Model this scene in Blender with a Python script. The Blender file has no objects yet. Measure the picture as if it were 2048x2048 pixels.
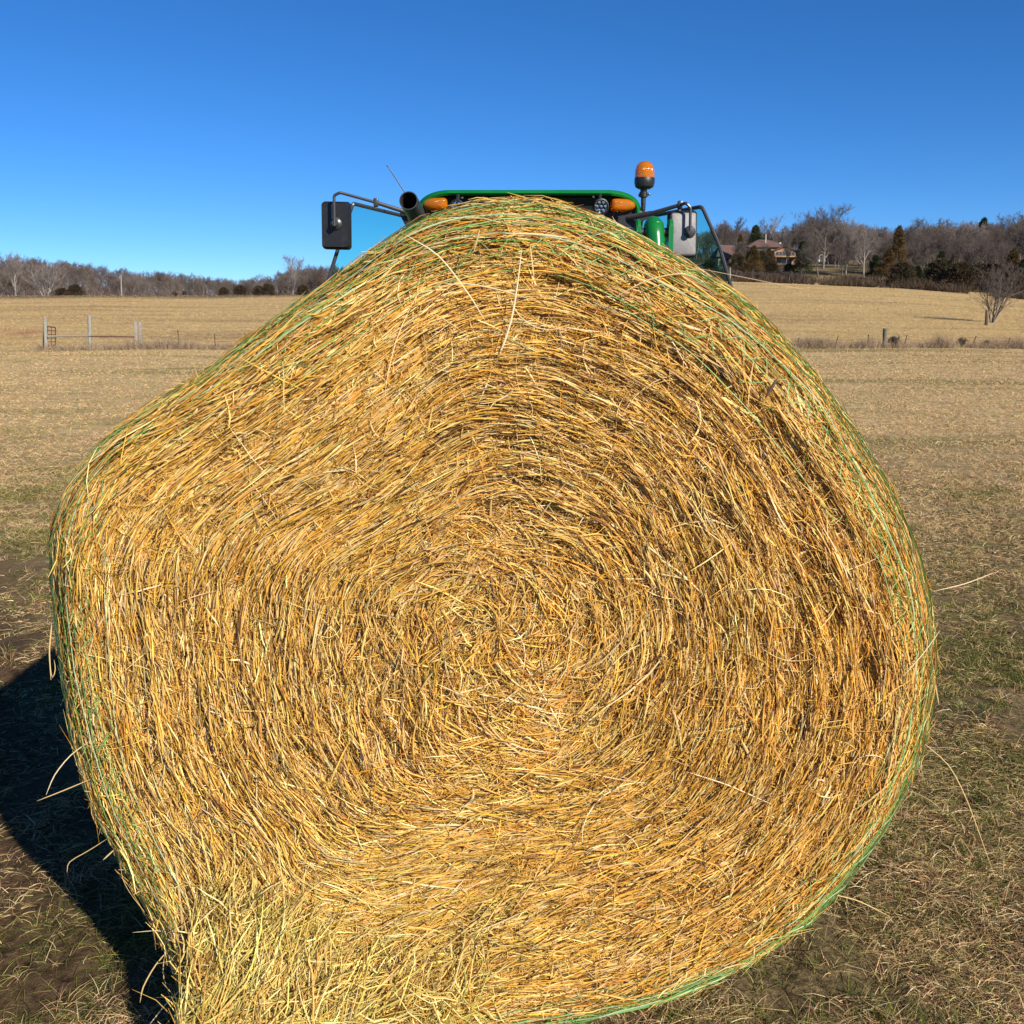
import bpy, bmesh, math, random
import numpy as np
from mathutils import Vector, Matrix
R = math.radians
random.seed(7); rng = np.random.default_rng(7)
sc = bpy.context.scene
C = sc.collection

# ------------------------------------------------------------------ camera, sky, sun
CAM_H, FPX, PITCH = 1.70, 1893.0, R(12.05)
cam = bpy.data.cameras.new('camera'); co = bpy.data.objects.new('camera', cam); C.objects.link(co)
cam.sensor_width = 36; cam.lens = FPX / 2048 * 36; cam.clip_start = 0.05; cam.clip_end = 5000
co.location = (0, 0, CAM_H); co.rotation_euler = (math.pi / 2 - PITCH, 0, 0)
sc.camera = co
SUN_AZ, SUN_EL = R(38), R(31)           # sun behind the camera, to the right
sun_dir = Vector((math.sin(SUN_AZ) * math.cos(SUN_EL), -math.cos(SUN_AZ) * math.cos(SUN_EL), math.sin(SUN_EL)))
w = bpy.data.worlds.new("World"); sc.world = w; w.use_nodes = True
wn, wl = w.node_tree.nodes, w.node_tree.links
sky = wn.new('ShaderNodeTexSky'); sky.sky_type = 'NISHITA'; sky.sun_disc = False
sky.sun_elevation = SUN_EL; sky.sun_rotation = math.pi - SUN_AZ
sky.air_density = 0.9; sky.dust_density = 0.0; sky.ozone_density = 9.5; sky.altitude = 2600
hs = wn.new('ShaderNodeHueSaturation'); hs.inputs['Saturation'].default_value = 1.10
bg = wn['Background']; bg.inputs['Strength'].default_value = 0.10
wl.new(sky.outputs[0], hs.inputs['Color']); wl.new(hs.outputs[0], bg.inputs['Color'])
sl = bpy.data.lights.new('sun', 'SUN'); so = bpy.data.objects.new('sun', sl); C.objects.link(so)
sl.energy = 4.9; sl.angle = R(0.5); sl.color = (1.0, 0.93, 0.82)
so.rotation_euler = sun_dir.to_track_quat('Z', 'Y').to_euler(); so.location = (10, -10, 12)
sc.view_settings.view_transform = 'Standard'; sc.view_settings.look = 'None'
sc.view_settings.exposure = 0.40; sc.view_settings.gamma = 1.0
sc.cycles.max_bounces = 6; sc.cycles.transparent_max_bounces = 12
cP, sP = math.cos(PITCH), math.sin(PITCH)

def at(px, py, Y):
    u = (px - 1024) / FPX; v = (1024 - py) / FPX; d = cP + v * sP
    return Vector((u / d * Y, Y, CAM_H + (v * cP - sP) / d * Y))

# ------------------------------------------------------------------ helpers
def tag(o, label=None, cat=None, group=None, kind=None):
    if label: o['label'] = label
    if cat: o['category'] = cat
    if group: o['group'] = group
    if kind: o['kind'] = kind
    return o
def empty(name, loc=(0, 0, 0), rz=0):
    o = bpy.data.objects.new(name, None); C.objects.link(o); o.location = loc; o.rotation_euler = (0, 0, rz)
    o.empty_display_size = 0.2
    return o
def link(name, me, mat, parent=None):
    o = bpy.data.objects.new(name, me); C.objects.link(o)
    if mat is not None and len(me.materials) == 0: me.materials.append(mat)
    if parent is not None: o.parent = parent
    return o
def np_mesh(name, V, Q, col=None, smooth=False):
    V = np.asarray(V, np.float32).reshape(-1, 3); Q = np.asarray(Q, np.int32)
    k = Q.shape[1]
    me = bpy.data.meshes.new(name)
    me.vertices.add(len(V)); me.vertices.foreach_set('co', V.ravel())
    me.loops.add(Q.size); me.loops.foreach_set('vertex_index', Q.ravel())
    me.polygons.add(len(Q)); me.polygons.foreach_set('loop_start', np.arange(0, Q.size, k, dtype=np.int32))
    me.polygons.foreach_set('loop_total', np.full(len(Q), k, np.int32))
    if smooth: me.polygons.foreach_set('use_smooth', np.ones(len(Q), bool))
    if col is not None:
        a = me.color_attributes.new('Col', 'FLOAT_COLOR', 'POINT')
        c4 = np.ones((len(V), 4), np.float32); c4[:, :3] = col
        a.data.foreach_set('color', c4.ravel())
    me.update(calc_edges=True)
    return me
def nrm(a): return a / np.maximum(np.linalg.norm(a, axis=-1, keepdims=True), 1e-9)

def strand_geo(P, wd, col, up=None, roll=1.0, taper=0.25, vee=0.45):
    """P (n,k,3) centre lines; V-section ribbons. returns verts, quads, colours"""
    n, k, _ = P.shape
    T = np.empty_like(P); T[:, 1:-1] = P[:, 2:] - P[:, :-2]; T[:, 0] = P[:, 1] - P[:, 0]; T[:, -1] = P[:, -1] - P[:, -2]
    T = nrm(T)
    if up is None: up = rng.normal(size=(n, 1, 3))
    else: up = up.reshape(n, -1, 3) + rng.normal(size=(n, 1, 3)) * roll
    S = nrm(np.cross(T, np.broadcast_to(up, P.shape))); U = nrm(np.cross(S, T))
    t = np.linspace(0, 1, k)[None, :, None]
    prof = (1 - (1 - taper) * np.abs(2 * t - 1) ** 3)
    wv = wd[:, None, None] * prof * 0.5
    A = P - S * wv; B = P + U * wv * vee * 2; D = P + S * wv
    V = np.stack([A, B, D], 2).reshape(-1, 3)
    base = (np.arange(n)[:, None] * k + np.arange(k - 1)[None, :]) * 3
    q1 = np.stack([base, base + 1, base + 4, base + 3], -1); q2 = np.stack([base + 1, base + 2, base + 5, base + 4], -1)
    Q = np.concatenate([q1.reshape(-1, 4), q2.reshape(-1, 4)])
    if col.ndim == 2: cc = np.repeat(col, k * 3, axis=0)
    else: cc = np.repeat(col.reshape(-1, 3), 3, axis=0)
    return V, Q, cc
def blade_geo(P, wd, col, tip=0.1):
    n, k, _ = P.shape
    T = nrm(P[:, -1:] - P[:, :1]); S = nrm(np.cross(np.broadcast_to(T, P.shape), rng.normal(size=(n, 1, 3))))
    t = np.linspace(0, 1, k)[None, :, None]
    wv = wd[:, None, None] * 0.5 * (1 - (1 - tip) * t ** 1.5)
    V = np.stack([P - S * wv, P + S * wv], 2).reshape(-1, 3)
    base = (np.arange(n)[:, None] * k + np.arange(k - 1)[None, :]) * 2
    Q = np.stack([base, base + 1, base + 3, base + 2], -1).reshape(-1, 4)
    return V, Q, np.repeat(col.reshape(n, -1, 3), k * 2 // col.reshape(n, -1, 3).shape[1], axis=1).reshape(-1, 3)
def merge(gs):
    Vs, Qs, Cs, o = [], [], [], 0
    for V, Q, c in gs:
        Vs.append(V); Qs.append(Q + o); Cs.append(c); o += len(V)
    return np.concatenate(Vs), np.concatenate(Qs), np.concatenate(Cs)
def palette(cols, wts, n, jit=0.18):
    cols = np.array(cols); wts = np.array(wts, float); wts /= wts.sum()
    c = cols[rng.choice(len(cols), n, p=wts)]
    c = c * (np.array([0.97, 0.95, 0.84]) if cols.shape[0] == 8 else 1.0)
    return np.clip(c * np.exp(rng.normal(0, jit, (n, 1))) * np.exp(rng.normal(0, jit * 0.3, (n, 3))), 0, 0.95)
class Lat:                                             # smooth 2D value noise, periodic in j
    def __init__(s, ni, nj, seed):
        s.g = np.random.default_rng(seed).uniform(-1, 1, (ni, nj)); s.ni, s.nj = ni, nj
    def __call__(s, a, b):                             # a in cells, b in cells
        a = np.asarray(a, float); b = np.asarray(b, float)
        i = np.floor(a).astype(int); j = np.floor(b).astype(int); fa = a - i; fb = b - j
        fa = fa * fa * (3 - 2 * fa); fb = fb * fb * (3 - 2 * fb)
        i0, i1, j0, j1 = i % s.ni, (i + 1) % s.ni, j % s.nj, (j + 1) % s.nj
        g = s.g
        return (g[i0, j0] * (1 - fa) + g[i1, j0] * fa) * (1 - fb) + (g[i0, j1] * (1 - fa) + g[i1, j1] * fa) * fb
NA, NB, NC = Lat(64, 64, 1), Lat(64, 64, 2), Lat(64, 64, 3)

def bm_obj(name, bm, mat, parent=None, smooth=True, angle=35):
    me = bpy.data.meshes.new(name); bm.to_mesh(me); bm.free()
    if smooth:
        for p in me.polygons: p.use_smooth = True
        try: me.set_sharp_from_angle(angle=R(angle))
        except Exception: pass
    return link(name, me, mat, parent)
def add_box(bm, c, s, rot=None, bev=0.0, seg=2):
    r = bmesh.ops.create_cube(bm, size=1.0)
    vs = r['verts']
    M = Matrix.Translation(Vector(c)) @ (rot.to_4x4() if rot is not None else Matrix.Identity(4)) @ Matrix.Diagonal((s[0], s[1], s[2], 1))
    bmesh.ops.transform(bm, matrix=M, verts=vs)
    if bev > 0:
        es = list({e for v in vs for e in v.link_edges})
        bmesh.ops.bevel(bm, geom=es, offset=bev, segments=seg, affect='EDGES', profile=0.5)
def add_tube(bm, pts, r, seg=10, caps=True):
    pts = [Vector(p) for p in pts]
    rr = r if isinstance(r, (list, tuple)) else [r] * len(pts)
    rings = []; ref = None
    for i, p in enumerate(pts):
        t = ((pts[min(i + 1, len(pts) - 1)] - pts[max(i - 1, 0)])).normalized()
        if ref is None: ref = Vector((0, 0, 1)) if abs(t.z) < 0.9 else Vector((1, 0, 0))
        s = t.cross(ref).normalized(); u = s.cross(t).normalized(); ref = u
        rings.append([bm.verts.new(p + (s * math.cos(a) + u * math.sin(a)) * rr[i]) for a in [2 * math.pi * j / seg for j in range(seg)]])
    for a, b in zip(rings, rings[1:]):
        for j in range(seg):
            bm.faces.new((a[j], a[(j + 1) % seg], b[(j + 1) % seg], b[j]))
    if caps:
        bm.faces.new(list(reversed(rings[0]))); bm.faces.new(rings[-1])
def add_lathe(bm, prof, M, seg=24):
    rings = []
    for r, z in prof:
        if r < 1e-6: rings.append([bm.verts.new(M @ Vector((0, 0, z)))])
        else: rings.append([bm.verts.new(M @ Vector((r * math.cos(a), r * math.sin(a), z))) for a in [2 * math.pi * j / seg for j in range(seg)]])
    for a, b in zip(rings, rings[1:]):
        for j in range(seg):
            k = (j + 1) % seg
            if len(a) == 1 and len(b) == 1: continue
            if len(a) == 1: bm.faces.new((a[0], b[k], b[j]))
            elif len(b) == 1: bm.faces.new((a[j], a[k], b[0]))
            else: bm.faces.new((a[j], a[k], b[k], b[j]))
def add_prism(bm, poly, vec, bev=0.0):                  # poly: 3D points, extruded by vec
    vec = Vector(vec)
    a = [bm.verts.new(Vector(p)) for p in poly]; b = [bm.verts.new(Vector(p) + vec) for p in poly]
    n = len(poly); fs = [bm.faces.new(a), bm.faces.new(list(reversed(b)))]
    for i in range(n): fs.append(bm.faces.new((a[(i + 1) % n], a[i], b[i], b[(i + 1) % n])))
    if bev > 0:
        es = list({e for f in fs[:2] for e in f.edges})
        bmesh.ops.bevel(bm, geom=es, offset=bev, segments=2, affect='EDGES')
    bmesh.ops.recalc_face_normals(bm, faces=bm.faces[:])
def bend(pts, n=6, f=0.3):                             # round the corners of a polyline
    pts = [Vector(p) for p in pts]; out = [pts[0]]
    for a, b, c in zip(pts, pts[1:], pts[2:]):
        l = min((a - b).length, (c - b).length) * f
        p0 = b + (a - b).normalized() * l; p1 = b + (c - b).normalized() * l
        for i in range(n + 1):
            t = i / n; out.append(p0 * (1 - t) ** 2 + b * 2 * t * (1 - t) + p1 * t * t)
    out.append(pts[-1]); return out

# ------------------------------------------------------------------ materials
def mat(name, color=(0.5, 0.5, 0.5), rough=0.6, metal=0.0, spec=0.5, noise=None, bump=0.0, bscale=40, coat=0):
    m = bpy.data.materials.new(name); m.use_nodes = True
    nt = m.node_tree; b = nt.nodes['Principled BSDF']
    b.inputs['Base Color'].default_value = (*color, 1); b.inputs['Roughness'].default_value = rough
    b.inputs['Metallic'].default_value = metal; b.inputs['Specular IOR Level'].default_value = spec
    b.inputs['Coat Weight'].default_value = coat
    tc = nt.nodes.new('ShaderNodeTexCoord')
    if noise:
        sc_, c2, lo, hi = noise
        n = nt.nodes.new('ShaderNodeTexNoise'); n.inputs['Scale'].default_value = sc_; n.inputs['Detail'].default_value = 7
        n.inputs['Roughness'].default_value = 0.65
        nt.links.new(tc.outputs['Object'], n.inputs['Vector'])
        r = nt.nodes.new('ShaderNodeMapRange'); r.inputs[1].default_value = lo; r.inputs[2].default_value = hi
        nt.links.new(n.outputs[0], r.inputs[0])
        mx = nt.nodes.new('ShaderNodeMix'); mx.data_type = 'RGBA'
        mx.inputs[6].default_value = (*color, 1); mx.inputs[7].default_value = (*c2, 1)
        nt.links.new(r.outputs[0], mx.inputs[0]); nt.links.new(mx.outputs[2], b.inputs['Base Color'])
    if bump > 0:
        n2 = nt.nodes.new('ShaderNodeTexNoise'); n2.inputs['Scale'].default_value = bscale; n2.inputs['Detail'].default_value = 5
        nt.links.new(tc.outputs['Object'], n2.inputs['Vector'])
        bp = nt.nodes.new('ShaderNodeBump'); bp.inputs['Strength'].default_value = bump; bp.inputs['Distance'].default_value = 0.01
        nt.links.new(n2.outputs[0], bp.inputs['Height']); nt.links.new(bp.outputs[0], b.inputs['Normal'])
    return m
def mat_attr(name, rough=0.6, spec=0.4, trans=0.0, sheen=0.0):
    m = bpy.data.materials.new(name); m.use_nodes = True
    nt = m.node_tree; b = nt.nodes['Principled BSDF']
    a = nt.nodes.new('ShaderNodeAttribute'); a.attribute_name = 'Col'
    nt.links.new(a.outputs['Color'], b.inputs['Base Color'])
    b.inputs['Roughness'].default_value = rough; b.inputs['Specular IOR Level'].default_value = spec
    if trans > 0:
        t = nt.nodes.new('ShaderNodeBsdfTranslucent'); nt.links.new(a.outputs['Color'], t.inputs['Color'])
        mx = nt.nodes.new('ShaderNodeMixShader'); mx.inputs[0].default_value = trans
        nt.links.new(b.outputs[0], mx.inputs[1]); nt.links.new(t.outputs[0], mx.inputs[2])
        nt.links.new(mx.outputs[0], nt.nodes['Material Output'].inputs['Surface'])
    return m
M = {}
M['straw'] = mat_attr('straw', 0.5, 0.25, 0.05)
M['grass'] = mat_attr('grass', 0.7, 0.1, 0.12)
M['net'] = mat_attr('net', 0.35, 0.5, 0.25)
M['core'] = mat('hay_core', (0.06, 0.03, 0.009), 0.9, noise=(60, (0.17, 0.09, 0.025), 0.4, 0.65), bump=1.0, bscale=120)  # darker than real hay: shade in the gaps between stalks put into the colour
M['green'] = mat('green_paint', (0.006, 0.155, 0.024), 0.28, spec=0.5, noise=(9, (0.012, 0.19, 0.035), 0.45, 0.75), coat=0.3)
M['yellow'] = mat('yellow_paint', (0.75, 0.50, 0.02), 0.35, noise=(6, (0.5, 0.33, 0.05), 0.5, 0.8))
M['black'] = mat('black_plastic', (0.016, 0.016, 0.017), 0.42, noise=(30, (0.035, 0.033, 0.03), 0.5, 0.75), bump=0.15, bscale=200)
M['fascia'] = mat('black_fascia', (0.008, 0.008, 0.009), 0.5, noise=(20, (0.016, 0.015, 0.014), 0.5, 0.75))
M['steel'] = mat('black_steel', (0.04, 0.039, 0.038), 0.35, metal=0.0, spec=0.8, noise=(40, (0.07, 0.065, 0.06), 0.5, 0.8))
M['greyplastic'] = mat('weathered_plastic', (0.27, 0.255, 0.24), 0.55, noise=(22, (0.17, 0.16, 0.15), 0.45, 0.75), bump=0.1, bscale=150)
M['chrome'] = mat('bright_metal', (0.7, 0.7, 0.7), 0.18, metal=1.0, noise=(60, (0.5, 0.5, 0.5), 0.5, 0.8))
M['rubber'] = mat('tyre_rubber', (0.02, 0.02, 0.02), 0.85, noise=(14, (0.09, 0.07, 0.05), 0.5, 0.75), bump=0.3)
M['galv'] = mat('grey_wood', (0.33, 0.31, 0.25), 0.85, noise=(12, (0.20, 0.19, 0.15), 0.4, 0.7), bump=0.5, bscale=30)
M['palewood'] = mat('pale_wood', (0.36, 0.31, 0.25), 0.85, noise=(10, (0.20, 0.17, 0.14), 0.4, 0.7), bump=0.5, bscale=30)
M['greenwood'] = mat('treated_wood', (0.10, 0.105, 0.07), 0.85, noise=(14, (0.18, 0.17, 0.12), 0.4, 0.7), bump=0.5, bscale=30)
M['rust'] = mat('rusty_red_steel', (0.13, 0.05, 0.04), 0.7, noise=(15, (0.11, 0.07, 0.06), 0.4, 0.7))
M['tpost'] = mat('rusty_post_steel', (0.06, 0.04, 0.032), 0.75, noise=(30, (0.12, 0.075, 0.055), 0.4, 0.7))
M['bark'] = mat('grey_bark', (0.21, 0.175, 0.145), 0.9, noise=(3, (0.10, 0.082, 0.068), 0.4, 0.65), bump=0.6, bscale=12)
M['barkpale'] = mat('pale_bark', (0.33, 0.29, 0.245), 0.9, noise=(2.5, (0.20, 0.17, 0.14), 0.45, 0.7), bump=0.5, bscale=12)
M['twig'] = mat('twig_bark', (0.155, 0.118, 0.095), 0.9, noise=(1.2, (0.10, 0.078, 0.064), 0.4, 0.65))
M['twigpale'] = mat('pale_twig_bark', (0.31, 0.26, 0.215), 0.9, noise=(1.5, (0.19, 0.15, 0.13), 0.4, 0.65))
M['cedar'] = mat_attr('cedar_foliage', 0.75, 0.2, 0.1)
M['wall'] = mat('tan_siding', (0.40, 0.27, 0.17), 0.8, noise=(2, (0.30, 0.20, 0.13), 0.4, 0.7))
M['wallwood'] = mat('brown_siding', (0.42, 0.22, 0.11), 0.8, noise=(2, (0.30, 0.15, 0.08), 0.4, 0.7))
M['roof'] = mat('brown_shingle', (0.155, 0.088, 0.068), 0.85, noise=(3, (0.10, 0.058, 0.045), 0.4, 0.7))
M['white'] = mat('white_paint', (0.72, 0.68, 0.60), 0.6, noise=(2, (0.6, 0.55, 0.48), 0.4, 0.7))
M['window'] = mat('window_glass', (0.05, 0.065, 0.08), 0.05, spec=0.9)

def glassy(name, tint, gloss=0.08):
    m = bpy.data.materials.new(name); m.use_nodes = True; nt = m.node_tree; nt.nodes.clear()
    o = nt.nodes.new('ShaderNodeOutputMaterial'); t = nt.nodes.new('ShaderNodeBsdfTransparent'); t.inputs[0].default_value = (*tint, 1)
    g = nt.nodes.new('ShaderNodeBsdfGlossy'); g.inputs['Roughness'].default_value = 0.03
    f = nt.nodes.new('ShaderNodeLayerWeight'); f.inputs[0].default_value = 0.12
    mx = nt.nodes.new('ShaderNodeMixShader'); nt.links.new(f.outputs['Fresnel'], mx.inputs[0])
    ge = nt.nodes.new('ShaderNodeNewGeometry'); ml_ = nt.nodes.new('ShaderNodeMath'); ml_.operation = 'SUBTRACT'; ml_.inputs[0].default_value = 1.0; nt.links.new(ge.outputs['Backfacing'], ml_.inputs[1])
    m2_ = nt.nodes.new('ShaderNodeMath'); m2_.operation = 'MULTIPLY'; nt.links.new(f.outputs['Fresnel'], m2_.inputs[0]); nt.links.new(ml_.outputs[0], m2_.inputs[1]); nt.links.new(m2_.outputs[0], mx.inputs[0])
    nt.links.new(t.outputs[0], mx.inputs[1]); nt.links.new(g.outputs[0], mx.inputs[2]); nt.links.new(mx.outputs[0], o.inputs[0])
    return m
M['cabglass'] = glassy('tinted_cab_glass', (0.62, 0.90, 0.86))
def amber(name):
    m = bpy.data.materials.new(name); m.use_nodes = True; nt = m.node_tree; b = nt.nodes['Principled BSDF']
    b.inputs['Base Color'].default_value = (0.92, 0.27, 0.004, 1); b.inputs['Roughness'].default_value = 0.12
    b.inputs['Transmission Weight'].default_value = 0.5; b.inputs['IOR'].default_value = 1.3; b.inputs['Coat Weight'].default_value = 0.6
    tc = nt.nodes.new('ShaderNodeTexCoord'); wv = nt.nodes.new('ShaderNodeTexWave'); wv.inputs['Scale'].default_value = 60
    wv.wave_type = 'BANDS'; wv.bands_direction = 'X'
    bp = nt.nodes.new('ShaderNodeBump'); bp.inputs['Strength'].default_value = 0.5; bp.inputs['Distance'].default_value = 0.004
    nt.links.new(tc.outputs['Object'], wv.inputs['Vector']); nt.links.new(wv.outputs[0], bp.inputs['Height']); nt.links.new(bp.outputs[0], b.inputs['Normal'])
    return m
M['amber'] = amber('amber_lens')

# ------------------------------------------------------------------ terrain
A_K = [-.9, -.54, -.3, -.1, .1, .2, .3, .4, .53, .9]
YC = [200, 200, 200, 195, 180, 175, 170, 160, 148, 140]
HC = [4.4, 4.4, 4.5, 5.0, 6.0, 6.6, 6.0, 5.0, 3.15, 2.8]
HH = [13, 10.2, 4.8, 6.5, 13.5, 17.5, 18.5, 18.0, 17.5, 17]      # height at 300 m
def ground_h(x, y):
    x = np.asarray(x, float); y = np.asarray(y, float)
    yy = np.maximum(y, 0); a = np.clip(x / np.maximum(yy, 30), -.9, .9)
    yc = np.interp(a, A_K, YC); hc = np.interp(a, A_K, HC); hh = np.interp(a, A_K, HH)
    near = -0.0106 * np.clip(yy - 4, 0, 51)
    t = np.clip((yy - 52) / (yc - 52), 0, 1); fld = (hc + 0.54) * (0.85 * t + 0.15 * t * t)
    t2 = np.clip((yy - yc) / (300 - yc), 0, 1); t2s = t2 * t2 * (3 - 2 * t2)
    dip = -1.2 * np.sin(np.clip((yy - yc) / 60, 0, 1) * math.pi) * np.clip(-a * 8, 0, 1)
    hill = (hh - hc) * (0.45 * t2s + 0.55 * t2) + dip + 0.012 * np.clip(yy - 300, 0, 400)
    bumps = NA(x * 0.05, y * 0.05) * 0.22 * np.clip((yy - 20) / 60, 0, 1) + NB(x * 0.2 + 9, y * 0.16) * 0.05 * np.clip(yy / 20, 0, 1)
    small = NC(x * 3.1, y * 3.1) * 0.014 + NB(x * 1.1, y * 1.1) * 0.022 + (NA(x * 8.3, y * 8.3) * 0.016 + NC(x * 17, y * 17) * 0.007) * np.clip(1 - yy / 12, 0, 1)
    # wheel ruts in the bare track on the left
    tx = track_x(yy); rut = np.exp(-((x - tx) / 0.32) ** 2) * (0.05 + 0.03 * NC(x * 2 + 5, y * 2)) * np.clip(1 - (yy - 18) / 8, 0, 1)
    return near + fld + hill + bumps + small * np.clip(1 - yy / 60, 0.2, 1) - rut
def track_x(y): return -1.15 - 0.60 * (y - 2.0) + 0.0 * y
def gh(x, y): return float(ground_h(np.array([x]), np.array([y]))[0])

rr = [0.01, 0.25]
while rr[-1] < 2600: rr.append(rr[-1] * (1.022 if rr[-1] < 30 else 1.035))
rr = np.array(rr); NS = 620
# more sectors ahead of the camera than behind it
tt = np.linspace(-1, 1, NS, endpoint=False); th = np.pi * (0.35 * tt + 0.65 * tt ** 3)
X = np.sin(th)[None, :] * rr[:, None]; Y = np.cos(th)[None, :] * rr[:, None]
Z = ground_h(X, Y)
V = np.stack([X, Y, Z], -1).reshape(-1, 3)
i, j = np.meshgrid(np.arange(len(rr) - 1), np.arange(NS), indexing='ij'); j2 = (j + 1) % NS
Q = np.stack([i * NS + j, (i + 1) * NS + j, (i + 1) * NS + j2, i * NS + j2], -1).reshape(-1, 4)[:, ::-1]
V = np.concatenate([V, [[0, 0, gh(0, 0)]]]); c0 = len(V) - 1
Qc = np.array([[c0, (k + 1) % NS, k, k] for k in range(0)]).reshape(0, 4).astype(int)
gm = np_mesh('ground', V, Q if len(Qc) == 0 else np.concatenate([Q, Qc]), smooth=True)
def ground_material():
    m = bpy.data.materials.new('pasture_ground'); m.use_nodes = True; nt = m.node_tree; N, L = nt.nodes, nt.links
    b = N['Principled BSDF']; b.inputs['Roughness'].default_value = 0.95; b.inputs['Specular IOR Level'].default_value = 0.1
    tc = N.new('ShaderNodeTexCoord'); sep = N.new('ShaderNodeSeparateXYZ'); L.new(tc.outputs['Object'], sep.inputs[0])
    def noise(scale, detail=6, rough=0.6, vec=None, dist=0.0):
        n = N.new('ShaderNodeTexNoise'); n.inputs['Scale'].default_value = scale; n.inputs['Detail'].default_value = detail
        n.inputs['Roughness'].default_value = rough; n.inputs['Distortion'].default_value = dist
        L.new(vec if vec is not None else tc.outputs['Object'], n.inputs['Vector']); return n.outputs[0]
    def mr(v, a, b_, c=0, d=1):
        n = N.new('ShaderNodeMapRange'); n.inputs[1].default_value = a; n.inputs[2].default_value = b_; n.inputs[3].default_value = c; n.inputs[4].default_value = d
        L.new(v, n.inputs[0]); return n.outputs[0]
    def mix(f, a, b_):
        n = N.new('ShaderNodeMix'); n.data_type = 'RGBA'
        if isinstance(f, float): n.inputs[0].default_value = f
        else: L.new(f, n.inputs[0])
        for s, v in ((6, a), (7, b_)):
            if isinstance(v, tuple): n.inputs[s].default_value = (*v, 1)
            else: L.new(v, n.inputs[s])
        return n.outputs[2]
    def mth(op, a, b_=None):
        n = N.new('ShaderNodeMath'); n.operation = op; n.use_clamp = op in ('MULTIPLY',)
        for s, v in ((0, a), (1, b_)):
            if v is None: continue
            if isinstance(v, (int, float)): n.inputs[s].default_value = v
            else: L.new(v, n.inputs[s])
        return n.outputs[0]
    mp = N.new('ShaderNodeMapping'); mp.inputs['Scale'].default_value = (0.25, 1.0, 1.0); L.new(tc.outputs['Object'], mp.inputs[0])
    st = mp.outputs[0]
    litter = mix(mr(noise(38, 8, 0.75), 0.36, 0.64), (0.048, 0.031, 0.016), (0.34, 0.245, 0.12))
    green = mix(mr(noise(30, 6, 0.7), 0.35, 0.65), (0.040, 0.036, 0.016), (0.22, 0.175, 0.07))
    dark = mix(mr(noise(2.6, 6, 0.7), 0.52, 0.66), litter, (0.045, 0.03, 0.019))
    near = mix(mr(mth('ADD', noise(0.9, 6, 0.65), mr(sep.outputs[0], -4, 4, 0.04, -0.07)), 0.42, 0.70), dark, green)
    soil = mix(mr(noise(22, 10, 0.8), 0.36, 0.64), (0.032, 0.019, 0.010), (0.19, 0.120, 0.062))
    # bare track: x + 0.6*(y-2) + 1.15
    d = mth('ABSOLUTE', mth('ADD', mth('ADD', sep.outputs[0], mth('MULTIPLY_ADD', sep.outputs[1], 0.60)), mth('MULTIPLY', mth('SUBTRACT', noise(1.6, 5, 0.7), 0.5), 1.0)))
    trk_node = [n for n in N if n.type == 'MATH' and n.operation == 'MULTIPLY_ADD'][0]; trk_node.inputs[2].default_value = -0.05
    trk = mth('MULTIPLY', mr(d, 0.16, 0.60, 1, 0), mr(sep.outputs[1], 12, 26, 1, 0))
    near = mix(trk, near, soil)
    # mown field between here and the fence, in bands across
    fmid = mix(mr(noise(5.0, 8, 0.75, st), 0.32, 0.68), (0.36, 0.245, 0.115), (0.68, 0.485, 0.235))
    fmid = mix(mr(noise(0.22, 5, 0.6, st), 0.50, 0.66), fmid, (0.25, 0.20, 0.075))
    c = mix(mr(sep.outputs[1], 4.5, 15), near, fmid)
    ffar = mix(mr(noise(5.5, 8, 0.75, st), 0.25, 0.75), (0.37, 0.25, 0.105), (0.64, 0.455, 0.20))
    ffar = mix(mr(noise(0.10, 5, 0.6, st), 0.50, 0.68), ffar, (0.33, 0.215, 0.10))
    mp3 = N.new('ShaderNodeMapping'); mp3.inputs['Scale'].default_value = (0.12, 1.0, 1.0); L.new(tc.outputs['Object'], mp3.inputs[0])
    ffar = mix(mr(noise(0.30, 6, 0.65, mp3.outputs[0]), 0.50, 0.72), ffar, (0.30, 0.21, 0.105))
    c = mix(mr(sep.outputs[1], 54, 60), c, ffar)
    wood = mix(mr(noise(0.35, 7, 0.7), 0.35, 0.65), (0.055, 0.040, 0.030), (0.13, 0.095, 0.062))
    lawn = mix(mr(noise(0.12, 4, 0.6), 0.40, 0.60), wood, (0.20, 0.155, 0.068))
    c = mix(mr(sep.outputs[1], 178, 196), c, mix(mth('MULTIPLY', mth('MULTIPLY', mr(sep.outputs[0], 50, 62), mr(sep.outputs[0], 84, 96, 1, 0)), mr(sep.outputs[1], 248, 262, 1, 0)), wood, lawn))
    L.new(c, b.inputs['Base Color'])
    h1 = mth('ADD', noise(55, 6, 0.7), mth('MULTIPLY', noise(9, 6, 0.65), 2.0)); bp = N.new('ShaderNodeBump'); bp.inputs['Strength'].default_value = 0.9; bp.inputs['Distance'].default_value = 0.02
    L.new(h1, bp.inputs['Height'])
    h2 = noise(4.5, 8, 0.75, st); bp2 = N.new('ShaderNodeBump'); bp2.inputs['Strength'].default_value = 0.6; bp2.inputs['Distance'].default_value = 0.05
    L.new(h2, bp2.inputs['Height']); L.new(bp.outputs[0], bp2.inputs['Normal']); L.new(bp2.outputs[0], b.inputs['Normal'])
    return m
ground = link('ground', gm, ground_material()); tag(ground, kind='structure')

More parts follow.
